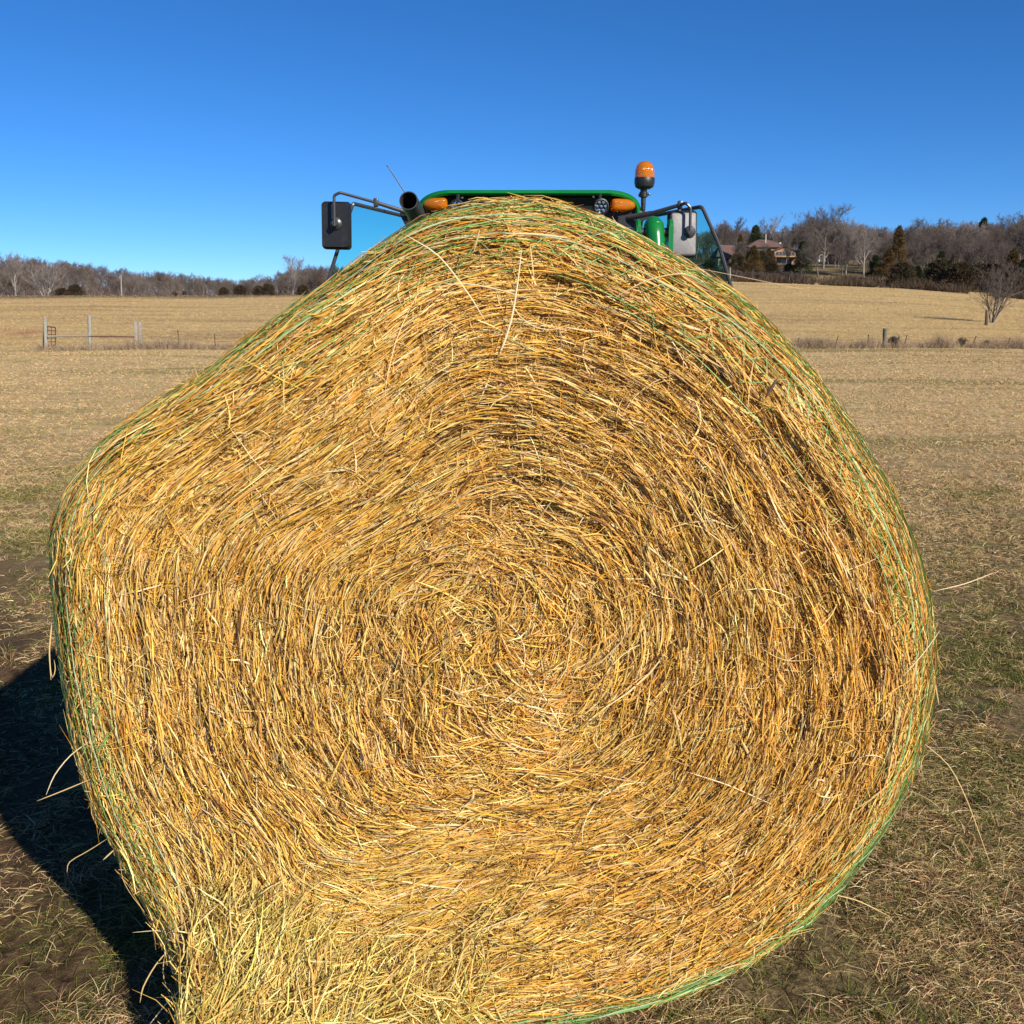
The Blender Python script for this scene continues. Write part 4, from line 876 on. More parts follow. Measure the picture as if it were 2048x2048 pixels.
n = 52000; px = rng.uniform(1380, 2350, n); a_ = (px - 1024) / FPX / 1.04; y_ = 258 + rng.random(n) * 70
brush('hilltop_brush', a_ * y_, y_, 0.8, 4.8, [(0.15, 0.115, 0.09), (0.10, 0.075, 0.058), (0.20, 0.15, 0.115)], [4, 3, 2], 0.09, 'grey-brown brush between the trunks on top of the right hill')
for i in range(34):
    px = 1800 + i * 9.5 + g2.uniform(-7, 7); Yd = float(np.interp((px - 1024) / FPX / 1.03, A_K, YC)) + g2.uniform(9, 42)
    put_tree(px, Yd, 590 - g2.uniform(34, 72) + (px - 1815) * 0.03, g2.choice(['round', 'cedar_b', 'rust', 'round']), 'dark juniper in the shaded row along the right field edge', 'junipers along the right field edge', cat='juniper', sx=g2.uniform(.9, 1.2), name='juniper_bush')
for i in range(9):
    px = 1440 + i * 19 + g2.uniform(-5, 5); Yd = g2.uniform(182, 196)
    put_tree(px, Yd, g2.uniform(530, 548), 'shrub', 'brown leafless thicket shrub at the foot of the house garden', 'thicket shrubs below the house', cat='shrub', sx=g2.uniform(1.3, 1.8), name='shrub')
# ------------------------------------------------------------------ house and sheds (240 m off)
HYD = 240.0
def hp(px, py, dy=0.0): return at(px, py, HYD + dy)
def ridge_roof(bm, x0, x1, y0, y1, ze, zr, ov=0.5, hip=0.0, axis='x', th=0.22):
    x0 -= ov; x1 += ov; y0 -= ov; y1 += ov
    if axis == 'x': ym = (y0 + y1) / 2; r = [(x0 + hip, ym, zr), (x1 - hip, ym, zr)]; quads = [[(x0, y0, ze), (x1, y0, ze), r[1], r[0]], [(x1, y1, ze), (x0, y1, ze), r[0], r[1]], [(x0, y1, ze), (x0, y0, ze), r[0]], [(x1, y0, ze), (x1, y1, ze), r[1]]]
    else: xm = (x0 + x1) / 2; r = [(xm, y0 + hip, zr), (xm, y1 - hip, zr)]; quads = [[(x0, y1, ze), (x0, y0, ze), r[0], r[1]], [(x1, y0, ze), (x1, y1, ze), r[1], r[0]], [(x0, y0, ze), (x1, y0, ze), r[0]], [(x1, y1, ze), (x0, y1, ze), r[1]]]
    if hip <= 0: quads = quads[:2]
    for q_ in quads:
        a = [bm.verts.new(p) for p in q_]; b = [bm.verts.new((p[0], p[1], p[2] + th)) for p in q_]; n_ = len(a)
        bm.faces.new(list(reversed(a))); bm.faces.new(b)
        for i_ in range(n_): bm.faces.new((a[i_], a[(i_ + 1) % n_], b[(i_ + 1) % n_], b[i_]))
HS = empty('farmhouse', tuple(hp(1540, 535))); HS.location.z = gh(HS.location.x, HYD)
tag(HS, 'tan house with brown roofs and windowed gable, half hidden by trees on the hill', 'house')
def hpart(name, bm, m, parent=None):
    o = bm_obj(name, bm, M[m], HS if parent is None else parent, smooth=False); 
    if parent is None: keep(o, HS)
    return o
a, b = hp(1500, 495), hp(1568, 536); zg = gh(hp(1535, 530).x, HYD) - 0.5
bm = bmesh.new(); add_box(bm, ((a.x + b.x) / 2, HYD + 4.5, (a.z + zg) / 2), (b.x - a.x, 9, a.z - zg)); hpart('wall', bm, 'wall')
bm = bmesh.new(); ridge_roof(bm, a.x, b.x, HYD, HYD + 9, a.z + 0.02, hp(1540, 479.5, 4.5).z - 0.2, 0.6, hip=3.6); hpart('roof', bm, 'roof')
# windowed gable wing, ridge towards the viewer
g0, g1 = hp(1549, 502, -3), hp(1592, 502, -3); zt = hp(1570, 494, -3).z
bm = bmesh.new(); xm = (g0.x + g1.x) / 2
add_prism(bm, [(g0.x, HYD - 3, zg - 1.2), (g1.x, HYD - 3, zg - 1.2), (g1.x, HYD - 3, g1.z), (xm, HYD - 3, zt), (g0.x, HYD - 3, g0.z)], (0, 9, 0)); hpart('gable_wall', bm, 'wallwood')
bm = bmesh.new(); ridge_roof(bm, g0.x, g1.x, HYD - 3, HYD + 6, g0.z - 0.1, zt + 0.12, 0.5, axis='y', th=0.18); hpart('roof', bm, 'roof')
for k_ in range(6):
    wx0 = g0.x + 0.75 + k_ * 0.76; z0_, z1_ = hp(1570, 511, -3).z, hp(1570, 503.5, -3).z
    bm = bmesh.new(); add_box(bm, (wx0, HYD - 3.02, (z0_ + z1_) / 2), (0.70, 0.10, z1_ - z0_ + 0.1)); fr_o = hpart('window', bm, 'wallwood' if k_ % 3 else 'wall')
    bm = bmesh.new(); add_box(bm, (wx0, HYD - 3.06, (z0_ + z1_) / 2), (0.58, 0.06, z1_ - z0_ - 0.04)); p_ = bm_obj('pane', bm, M['window'], fr_o, smooth=False)
zb = hp(1570, 513.5, -4).z
bm = bmesh.new(); add_box(bm, (xm, HYD - 3.9, zb), (g1.x - g0.x + 0.4, 1.7, 0.22)); add_tube(bm, [(g0.x, HYD - 4.6, zb), (g0.x, HYD - 4.6, zg - 1)], 0.1, 6); add_tube(bm, [(xm, HYD - 4.6, zb), (xm, HYD - 4.6, zg - 1)], 0.1, 6); add_tube(bm, [(g1.x, HYD - 4.6, zb), (g1.x, HYD - 4.6, zg - 1)], 0.1, 6); hpart('balcony', bm, 'wall')
bm = bmesh.new(); add_box(bm, (xm + 0.4, HYD - 3.03, zb - 1.5), (2.6, 0.08, 2.0)); hpart('patio_door', bm, 'window')
# low left wing
a, b = hp(1436, 514), hp(1476, 530)
bm = bmesh.new(); add_box(bm, ((a.x + b.x) / 2, HYD + 3, (a.z + zg - 1) / 2), (b.x - a.x, 7, a.z - zg + 1)); hpart('wing_wall', bm, 'wall')
bm = bmesh.new(); ridge_roof(bm, a.x, b.x, HYD - 0.5, HYD + 6.5, a.z, hp(1455, 492, 3).z, 0.6, hip=1.5); hpart('roof', bm, 'roof')
for px in (1453, 1467):
    bm = bmesh.new(); p = hp(px, 520); add_box(bm, (p.x, HYD - 0.52, p.z), (0.9, 0.08, 1.0)); hpart('window', bm, 'window')
bm = bmesh.new(); p = hp(1531, 492, 2); add_tube(bm, [p, at(1532, 468, HYD + 2)], 0.10, 8); hpart('flue_pipe', bm, 'white')
bm = bmesh.new(); p = hp(1560, 490, 4); add_box(bm, p, (0.4, 0.4, 1.2)); hpart('chimney', bm, 'white')
def shed(px0, px1, top, base, Yd, wallm, label, name='shed', door=True):
    a, b = at(px0, top, Yd), at(px1, base, Yd); zg_ = gh((a.x + b.x) / 2, Yd) - 0.3; ze = a.z
    r = empty(name, ((a.x + b.x) / 2, Yd, zg_)); tag(r, label, 'shed')
    bm = bmesh.new(); add_box(bm, ((a.x + b.x) / 2, Yd + 1.5, (ze + zg_) / 2), (b.x - a.x, 3, ze - zg_)); keep(bm_obj('wall', bm, M[wallm], r, smooth=False), r)
    bm = bmesh.new(); ridge_roof(bm, a.x, b.x, Yd, Yd + 3, ze, ze + 0.55, 0.2, th=0.12); keep(bm_obj('roof', bm, M['roof'], r, smooth=False), r)
    bm = bmesh.new(); add_box(bm, ((a.x * .6 + b.x * .4), Yd - 0.02, zg_ + (ze - zg_) * .45), (min(0.9, (b.x - a.x) * .3), 0.06, (ze - zg_) * 0.75)); keep(bm_obj('door', bm, M['window'], r, smooth=False), r)
shed(1638, 1650, 507, 520, 246, 'white', 'small white shed among the trunks right of the house')
shed(1664, 1688, 511, 527, 240, 'wall', 'low tan outbuilding behind the pale forking tree')
b = at(1657, 515, 243); bm = bmesh.new(); add_box(bm, (b.x, 243, b.z - 0.2), (0.55, 0.5, 2.2), None, 0.03); add_box(bm, (b.x, 243, b.z - 1.5), (0.8, 0.8, 0.6), None, 0.03); add_box(bm, (b.x, 243, b.z + 0.98), (0.7, 0.65, 0.14), None, 0.02)
tag(bm_obj('stone_pillar', bm, M['white']), 'narrow white pillar between the white shed and the tan outbuilding', 'pillar')

# ------------------------------------------------------------------ tractor with loader
TX = 0.105
TR = empty('tractor', (TX, 6.2, gh(TX, 6.2)))
tag(TR, 'green tractor with orange beacon and side mirrors, mostly hidden behind the hay bale', 'tractor')
GZ = gh(TX, 6.0)
def tp(name, bm, m, parent=None, smooth=True, angle=35):
    o = bm_obj(name, bm, M[m] if isinstance(m, str) else m, TR if parent is None else parent, smooth, angle)
    if parent is None: keep(o, TR)
    return o
RW = 0.697                                              # half width of the roof
def roof_outline(w_, zt, zb, r, n=10, p=2.6):
    pts = []                                            # left bottom -> over the top -> right bottom
    for i_ in range(n + 1):
        a = math.pi - (math.pi / 2) * i_ / n
        pts.append((-w_ + r + r * math.cos(a), zb + (zt - zb) * abs(math.sin(a)) ** (2 / p)))
    return pts + [(-x, z) for x, z in reversed(pts)]
def front_y(x, y0): return y0 + 0.10 * (abs(x) / RW) ** 2.6
bm = bmesh.new()
secs = []
NYS = 14
outl = roof_outline(RW, 2.415, 2.285, 0.20)
inn = roof_outline(RW - 0.024, 2.384, 2.285, 0.18)
for iy in range(NYS + 1):
    f = iy / NYS; ring = []
    grow_ = {0: 0.965, 1: 0.993}.get(iy, 1.0) if iy < 2 else (0.96 if iy == NYS else 1.0)
    for (x, z) in outl:
        zz = 2.285 + (z - 2.285) * (0.86 if iy == 0 else 0.96 if iy == 1 else 1.0) + (0.03 * math.sin(math.pi * f) if z > 2.3 else 0)
        y = front_y(x, 6.0) * (1 - f) + (7.45 - (front_y(x, 6.0) - 6.0)) * f
        if iy == 1: y = front_y(x, 6.0) + 0.02
        ring.append(bm.verts.new((TX + x * grow_, y, zz)))
    for (x, z) in reversed(inn):
        y = front_y(x, 6.012) * (1 - f) + (7.44 - (front_y(x, 6.0) - 6.0)) * f
        if iy == 1: y = front_y(x, 6.0) + 0.035
        ring.append(bm.verts.new((TX + x * 0.99, y, z)))
    secs.append(ring)
for a, b in zip(secs, secs[1:]):
    for j in range(len(a)): bm.faces.new((a[j], a[(j + 1) % len(a)], b[(j + 1) % len(a)], b[j]))
no = len(outl)
for ring, rev in ((secs[0], False), (secs[-1], True)):
    for j in range(no - 1):
        q_ = (ring[j], ring[j + 1], ring[2 * no - 2 - j], ring[2 * no - 1 - j]); bm.faces.new(tuple(reversed(q_)) if not rev else q_)
bmesh.ops.recalc_face_normals(bm, faces=bm.faces[:]); tp('cab_roof', bm, 'green', angle=50)
bm = bmesh.new()                                        # black header under the roof cap, tucked inside its lip
hd = roof_outline(RW - 0.034, 2.378, 2.20, 0.17)
fa = [bm.verts.new((TX + x, front_y(x, 6.05), z)) for x, z in hd]; fb = [bm.verts.new((TX + x, 7.38, z)) for x, z in hd]
nh = len(hd)
for j in range(nh): bm.faces.new((fa[j], fa[(j + 1) % nh], fb[(j + 1) % nh], fb[j]))
for j in range(nh // 2 - 1 + nh % 2):
    for rg, rv in ((fa, 0), (fb, 1)):
        q_ = [rg[j], rg[j + 1], rg[nh - 2 - j], rg[nh - 1 - j]]; bm.faces.new(q_)
bmesh.ops.recalc_face_normals(bm, faces=bm.faces[:]); tp('roof_header', bm, 'fascia', angle=60)

def lens_shape(cx, cz, wx, hz, yf, dep, flip):
    bm = bmesh.new(); n = 28; rings = []
    for f, s in ((0.0, 1.0), (0.45, 0.97), (0.75, 0.86), (0.93, 0.6), (1.0, 0.25)):
        ring = []
        for i_ in range(n):
            a = 2 * math.pi * i_ / n; ca, sa = math.cos(a), math.sin(a)
            x = wx * math.copysign(abs(ca) ** (0.70 if flip * ca > 0 else 0.35), ca); z = hz * math.copysign(abs(sa) ** (0.7 if flip * ca > 0 else 0.45), sa)
            z *= 1 - 0.30 * max(0, flip * ca) ** 1.2       # narrower towards the outer end
            X_ = cx + x * s; ring.append(bm.verts.new((X_, front_y(X_ - TX, yf) - dep * f, cz + z * s)))
        rings.append(ring)
    for a, b in zip(rings, rings[1:]):
        for j in range(n): bm.faces.new((a[j], a[(j + 1) % n], b[(j + 1) % n], b[j]))
    bm.faces.new(rings[0]); bm.faces.new(rings[-1]); bmesh.ops.recalc_face_normals(bm, faces=bm.faces[:]); return bm
for (pa, pb, flip) in (((867, 405), 0, -1), ((1250, 407), 0, 1)):
    c = at(pa[0], pa[1], 6.02); bm = lens_shape(c.x, c.z - 0.002, 0.081, 0.039, 6.056, 0.062, flip); tp('turn_signal', bm, 'amber', angle=60)
for px, py in ((915, 407), (1201, 413)):
    c = at(px, py, 5.96) - Vector((0, 0, 0.022 if px < 1000 else 0.0)); d = Vector((0.10 if px > 1000 else -0.10, -1, -0.12)).normalized(); Mx = Matrix.Translation(c) @ d.to_track_quat('Z', 'Y').to_matrix().to_4x4()
    bm = bmesh.new(); add_lathe(bm, [(0, -0.075), (0.03, -0.07), (0.044, -0.03), (0.046, 0.02), (0.046, 0.030), (0.040, 0.032), (0.039, 0.012), (0, 0.012)], Mx, 28)
    add_tube(bm, [c + Vector((0, 0.03, 0.04)), c + Vector((0, 0.06, 0.075))], 0.012, 8); wl_ = tp('work_light', bm, 'black', angle=40)
    bm = bmesh.new(); add_lathe(bm, [(0, 0.012), (0.02, 0.006), (0.038, 0.016)], Mx, 28)
    for i_ in range(7):
        a = i_ * math.pi / 3; rr_ = 0 if i_ == 6 else 0.025; add_lathe(bm, [(0.010, 0.016), (0.009, 0.022), (0, 0.024)], Mx @ Matrix.Translation((rr_ * math.cos(a), rr_ * math.sin(a), 0)), 10)
    tp('reflector', bm, 'chrome', parent=wl_)
    bm = bmesh.new(); add_lathe(bm, [(0, 0), (0.007, 0.002), (0.008, 0.01), (0, 0.013)], Matrix.Translation(c + Vector((-0.045 if px > 1000 else 0.03, -0.005, 0.048))), 8); tp('bolt_head', bm, 'chrome', parent=wl_)

# beacon
bx = at(1288, 400, 6.12); zt, zc, zb, zn = (at(1288, p_, 6.12).z for p_ in (322, 356, 378, 420))
Mx = Matrix.Translation((bx.x, 6.12, 0))
r_ = 0.0605; hL = zt - zc
bm = bmesh.new(); add_lathe(bm, [(r_, zc), (r_ * 0.995, zc + hL * .25), (r_ * .95, zc + hL * .5), (r_ * .80, zc + hL * .75), (r_ * .55, zc + hL * .91), (r_ * .28, zc + hL * .98), (0, zt)], Mx, 36)
BC = tp('beacon', bm, 'amber', angle=70)
bm = bmesh.new(); add_lathe(bm, [(0, zb - 0.0), (r_ * .60, zb), (r_ * .93, zb + 0.012), (r_ * 1.03, zb + 0.035), (r_ * 1.03, zc - 0.006), (r_ * .98, zc + 0.001), (0, zc + 0.001)], Mx, 36); tp('beacon_base', bm, 'black', parent=BC)
bm = bmesh.new(); add_lathe(bm, [(0, zc + 0.002), (0.022, zc + 0.002), (0.020, zc + hL * .55), (0.010, zc + hL * .7), (0, zc + hL * .72)], Mx, 16); tp('beacon_bulb', bm, 'chrome', parent=BC)
bm = bmesh.new(); zk = at(1288, 390, 6.12).z
add_lathe(bm, [(0, zb), (0.022, zb), (0.020, zk + 0.02), (0.026, zk + 0.015), (0.026, zk - 0.012), (0.015, zk - 0.016), (0.0145, zn), (0, zn)], Mx @ Matrix.Translation((-0.004, 0, 0)), 16)
add_tube(bm, [(bx.x - 0.035, 6.12, zk), (bx.x - 0.015, 6.12, zk)], 0.009, 8); add_tube(bm, [(bx.x - 0.004, 6.12, zn + 0.02), (bx.x - 0.02, 6.14, zn - 0.12)], 0.015, 10); add_box(bm, (bx.x - 0.03, 6.18, zn - 0.02), (0.05, 0.14, 0.03), None, 0.005); tp('beacon_stem', bm, 'black', parent=BC)
bm = bmesh.new(); add_lathe(bm, [(0, -0.008), (0.008, -0.006), (0.010, 0), (0.008, 0.006), (0, 0.008)], Matrix.Translation((bx.x + 0.03, 6.11, zk + 0.002)), 10); tp('beacon_bolt', bm, 'chrome', parent=BC)

# antenna
bm = bmesh.new(); a, b = at(774, 330, 6.35), at(812, 388, 6.35); add_tube(bm, [b + (b - a) * 0.3, b, a.lerp(b, .5), a.lerp(b, .06)], [0.006, 0.0045, 0.0042, 0.004], 6); add_tube(bm, [a.lerp(b, .05), a], 0.0055, 6)
add_lathe(bm, [(0, 0), (0.02, 0), (0.015, 0.03), (0, 0.04)], Matrix.Translation(b + (b - a) * 0.3 - Vector((0, 0, 0.02))), 10); tp('antenna', bm, 'black')
# exhaust, its mouth cut facing forward and outward
def exhaust():
    bm = bmesh.new(); ps = bend([at(838, 560, 5.32), at(838, 455, 5.32), at(832, 428, 5.25), at(817, 401, 5.05)], 7, 0.45); ro, ri = 0.048, 0.043
    n = 28; rings_o, rings_i = [], []; ref = Vector((1, 0, 0))
    for i_, p in enumerate(ps):
        t = (ps[min(i_ + 1, len(ps) - 1)] - ps[max(i_ - 1, 0)]).normalized(); s = t.cross(ref).normalized(); u = s.cross(t)
        if i_ == len(ps) - 1: u = u * 1.0
        rings_o.append([bm.verts.new(p + (s * math.cos(2 * math.pi * j / n) + u * math.sin(2 * math.pi * j / n)) * ro) for j in range(n)])
        rings_i.append([bm.verts.new(p + (s * math.cos(2 * math.pi * j / n) + u * math.sin(2 * math.pi * j / n)) * ri) for j in range(n)])
    for RR_ in (rings_o, rings_i):
        for a, b in zip(RR_, RR_[1:]):
            for j in range(n): bm.faces.new((a[j], a[(j + 1) % n], b[(j + 1) % n], b[j]))
    for j in range(n): bm.faces.new((rings_o[-1][j], rings_o[-1][(j + 1) % n], rings_i[-1][(j + 1) % n], rings_i[-1][j]))
    add_tube(bm, [at(838, 900, 5.32), at(838, 545, 5.32)], 0.055, 20)
    bmesh.ops.recalc_face_normals(bm, faces=bm.faces[:]); return bm
tp('exhaust_pipe', exhaust(), 'steel')

# cab posts, windows, interior
cw = 0.70; yf0, yf1, yr = 6.12, 6.2, 7.3; zfl = GZ + 0.95; ztop = 2.24
for sx in (-1, 1):
    bm = bmesh.new(); add_tube(bm, [(TX + sx * cw * .82, 5.98, zfl), (TX + sx * cw * .84, 6.12, ztop)], 0.035, 8); tp('cab_post', bm, 'fascia')
    bm = bmesh.new(); add_tube(bm, [(TX + sx * cw, 7.05, zfl), (TX + sx * cw * .93, 7.05, ztop)], 0.035, 8); tp('cab_post', bm, 'fascia')
    bm = bmesh.new(); add_tube(bm, [(TX + sx * cw * .85, 7.4, zfl), (TX + sx * cw * .8, 7.35, ztop)], 0.03, 8); tp('cab_post', bm, 'fascia')
bm = bmesh.new(); add_prism(bm, [(TX - cw * .8, 5.99, zfl), (TX + cw * .8, 5.99, zfl), (TX + cw * .82, 6.13, ztop), (TX - cw * .82, 6.13, ztop)], (0, 0.006, 0)); tp('windscreen', bm, 'cabglass', smooth=False)
bm = bmesh.new(); add_prism(bm, [(TX - cw * .8, 7.4, zfl), (TX + cw * .8, 7.4, zfl), (TX + cw * .76, 7.35, ztop), (TX - cw * .76, 7.35, ztop)], (0, 0.006, 0)); tp('rear_window', bm, 'cabglass', smooth=False)
bm = bmesh.new(); add_box(bm, (TX, 6.7, zfl - 0.1), (1.42, 1.3, 0.2), None, 0.04); tp('cab_floor', bm, 'fascia')
bm = bmesh.new(); add_box(bm, (TX, 6.85, zfl + 0.35), (0.5, 0.48, 0.14), None, 0.05); add_box(bm, (TX, 7.1, zfl + 0.7), (0.48, 0.14, 0.7), None, 0.05); tp('driver_seat', bm, 'black')
bm = bmesh.new(); add_tube(bm, [(TX, 6.15, zfl + 0.1), (TX, 6.35, zfl + 0.62)], 0.03, 10)
rg = [Vector((TX + 0.19 * math.cos(a), 6.37 + 0.05 * math.sin(a), zfl + 0.64 + 0.18 * math.sin(a))) for a in [i_ * math.pi / 10 for i_ in range(21)]]; add_tube(bm, rg, 0.014, 8, False); tp('steering_wheel', bm, 'black')

# side doors, swung open
def door(sign, inner_px, top_in, corner, mid, outer_bot):
    hin = Vector((TX + sign * 0.69, 7.0, 0)); oc = at(*corner, 6.25)
    zi = at(*top_in, 6.62).z
    top_i = Vector((hin.x, hin.y, at(1100, top_in[1] + (6 if sign > 0 else 8), 7.0).z)); ob = at(*outer_bot, 6.25); om = at(*mid, 6.25)
    dirb = (ob - om).normalized(); low = ob + dirb * (ob.z - 1.25) / max(-dirb.z, .2)
    low_i = Vector((hin.x, hin.y, 1.2)); rim = bend([top_i, oc, om, low, low_i], 6, 0.12)
    d = empty('cab_door', (hin.x, hin.y, 1.7)); d.parent = TR; keep(d, TR)
    dl = Vector(d.location)
    # frame
    bm = bmesh.new(); add_tube(bm, rim + [top_i], 0.0125, 8); o = bm_obj('door_frame', bm, M['steel'], d); o.matrix_parent_inverse = Matrix.Translation(-dl)
    c = sum((Vector(p) for p in rim), Vector()) / len(rim); nrm_ = (oc - top_i).cross(low - oc).normalized()
    bm = bmesh.new(); add_prism(bm, [p - nrm_ * 0.003 for p in rim], nrm_ * 0.006); o = bm_obj('door_glass', bm, M['cabglass'], d, smooth=False); o.matrix_parent_inverse = Matrix.Translation(-dl)
door(1, None, (1322, 437), (1404, 413), (1438, 490), (1463, 576))
door(-1, None, (815, 437), (706, 407), (690, 452), (661, 546))
# mirrors
def mirror(sign, cpx, wpx, hpx, arm, knob, Ym, face):
    m_ = empty('wing_mirror', tuple(at(cpx[0], cpx[1], Ym))); m_.parent = TR; keep(m_, TR); ml = Vector(m_.location)
    def mp_(name, bm, mt, sm=True, ang=35):
        o = bm_obj(name, bm, M[mt], m_, sm, ang); o.matrix_parent_inverse = Matrix.Translation(-ml); return o
    k_ = Ym * 0.965 / FPX; W_, H_ = wpx * k_, hpx * k_; c = at(cpx[0], cpx[1], Ym)
    rot = Matrix.Rotation(R(4) * sign, 3, 'Z') @ Matrix.Rotation(R(-1.5) * sign, 3, 'Y')
    def shell(w_, h_, y0, dep, r, bulge):
        bm = bmesh.new(); n = 7; rings = []
        for f, s in ((0, 1.0), (0.35, 1.0), (0.75, 0.965), (1.0, 0.90)):
            ring = []
            for qx, qz, a0 in ((1, 1, 0), (-1, 1, 90), (-1, -1, 180), (1, -1, 270)):
                for i_ in range(n):
                    a = R(a0 + 90 * i_ / (n - 1)); ring.append(bm.verts.new(c + rot @ Vector((qx * (w_ / 2 - r) * s + r * math.cos(a) * s, y0 - dep * f, qz * (h_ / 2 - r) * s + r * math.sin(a) * s))))
            rings.append(ring)
        N_ = len(rings[0])
        for a, b in zip(rings, rings[1:]):
            for j in range(N_): bm.faces.new((a[j], a[(j + 1) % N_], b[(j + 1) % N_], b[j]))
        bm.faces.new(rings[0]); bm.faces.new(rings[-1]); bmesh.ops.recalc_face_normals(bm, faces=bm.faces[:]); return bm
    mp_('mirror_housing', shell(W_, H_, 0.03, 0.055, 0.022, 0), 'black', ang=50)
    if face: mp_('back_panel', shell(W_ * 0.86, H_ * 0.89, -0.018, 0.014, 0.014, 0), 'greyplastic', ang=50)
    bm = bmesh.new(); add_box(bm, c + rot @ Vector((0, 0.031, 0)), (W_ * .9, 0.004, H_ * .92), rot, 0.001); mp_('mirror_glass', bm, 'chrome', False)
    kp = at(knob[0], knob[1], Ym - 0.03); Mk = Matrix.Translation(kp) @ Matrix.Rotation(R(90), 4, 'X')
    bm = bmesh.new(); add_lathe(bm, [(0.036, -0.02), (0.036, 0.002), (0.030, 0.008), (0.016, 0.012), (0.016, 0.032), (0.021, 0.036), (0.018, 0.046), (0, 0.048)], Mk, 20); mp_('ball_joint', bm, 'steel')
    yk = Ym - 0.072
    pts = [at(a, b, yk if i_ < 3 else yk + (6.08 - yk) * (i_ - 2) / (len(arm) - 3)) for i_, (a, b) in enumerate(arm)]
    bm = bmesh.new(); thin = bend(pts[:4], 6, 0.35); add_tube(bm, thin, 0.0085, 10); mp_('mirror_stalk', bm, 'steel')
    bm = bmesh.new(); add_tube(bm, [pts[3] + (pts[2] - pts[3]).normalized() * 0.01] + pts[4:], [0.011] + [0.0135] * (len(pts) - 4), 10)
    add_box(bm, pts[3], (0.028, 0.036, 0.048), None, 0.006); add_box(bm, pts[3] - Vector((0.004, 0, 0.032)), (0.018, 0.02, 0.022), None, 0.005); mp_('mirror_arm', bm, 'steel')
mirror(-1, (672, 451), 58, 92, [(669, 452), (668, 391), (680, 385), (752, 405), (815, 425), (905, 450)], (672, 447), 5.85, False)
mirror(1, (1365, 469), 58, 92, [(1380, 462), (1381, 415), (1372, 406), (1360, 410), (1303, 427), (1262, 436), (1235, 440)], (1379, 464), 5.85, True)
# bracket joining the right arm to the cab
bm = bmesh.new(); a, b = at(1303, 427, 6.0), at(1240, 450, 6.1)
add_prism(bm, [at(1262, 428, 6.02), at(1304, 421, 6.02), at(1303, 433, 6.02), at(1275, 447, 6.02), at(1262, 470, 6.02), at(1232, 470, 6.02), at(1236, 432, 6.02)], (0, 0.05, 0), 0.004); tp('mirror_bracket', bm, 'fascia')
bm = bmesh.new(); add_prism(bm, [at(850, 432, 6.02), at(800, 418, 6.02), at(800, 430, 6.02), at(820, 470, 6.02), at(860, 470, 6.02)], (0, 0.05, 0), 0.004); tp('mirror_bracket', bm, 'fascia')

# hood, chassis, axles
hy0, hy1 = 4.05, 6.0
def hood_sec(y, w_, zt_, zb_):
    pts = []
    for i_ in range(13):
        a = math.pi - math.pi * i_ / 12; ca, sa = math.cos(a), math.sin(a)
        pts.append((TX + w_ * math.copysign(abs(ca) ** 0.6, ca), y, zb_ + (zt_ - zb_) * abs(sa) ** 0.5))
    return pts
bm = bmesh.new(); rings = [[bm.verts.new(p) for p in hood_sec(*a)] for a in ((4.0, .24, GZ + 1.22, GZ + .72), (4.06, .30, GZ + 1.34, GZ + .70), (4.3, .34, GZ + 1.42, GZ + .70), (5.0, .37, GZ + 1.52, GZ + .72), (5.95, .40, GZ + 1.60, GZ + .75))]
for a, b in zip(rings, rings[1:]):
    for j in range(12): bm.faces.new((a[j], a[j + 1], b[j + 1], b[j]))
    bm.faces.new((a[12], a[0], b[0], b[12]))
bm.faces.new(rings[0]); bm.faces.new(rings[-1]); bmesh.ops.recalc_face_normals(bm, faces=bm.faces[:]); tp('hood', bm, 'green')
bm = bmesh.new(); add_box(bm, (TX, 3.99, GZ + .93), (.36, .03, .34), None, .02)
for i_ in range(7): add_box(bm, (TX, 3.97, GZ + .80 + i_ * .045), (.34, .012, .012))
gr = tp('grille', bm, 'fascia')
for sx in (-1, 1):
    bm = bmesh.new(); add_box(bm, (TX + sx * .14, 3.965, GZ + 1.14), (.13, .03, .07), None, .012); tp('headlight', bm, 'chrome')
    bm = bmesh.new(); add_prism(bm, [(TX + sx * .405, 4.7, GZ + 1.16), (TX + sx * .405, 5.9, GZ + 1.20), (TX + sx * .405, 5.9, GZ + 1.25), (TX + sx * .405, 4.7, GZ + 1.21)], (sx * .004, 0, 0)); tp('hood_stripe', bm, 'yellow', smooth=False)
bm = bmesh.new(); add_box(bm, (TX, 5.3, GZ + .55), (.42, 3.4, .36), None, .04); add_box(bm, (TX, 7.0, GZ + .62), (.6, .7, .5), None, .06); add_tube(bm, [(TX - .78, 7.0, GZ + .78), (TX + .78, 7.0, GZ + .78)], .11, 14); add_tube(bm, [(TX - .72, 4.45, GZ + .52), (TX + .72, 4.45, GZ + .52)], .075, 12); tp('chassis', bm, 'green')
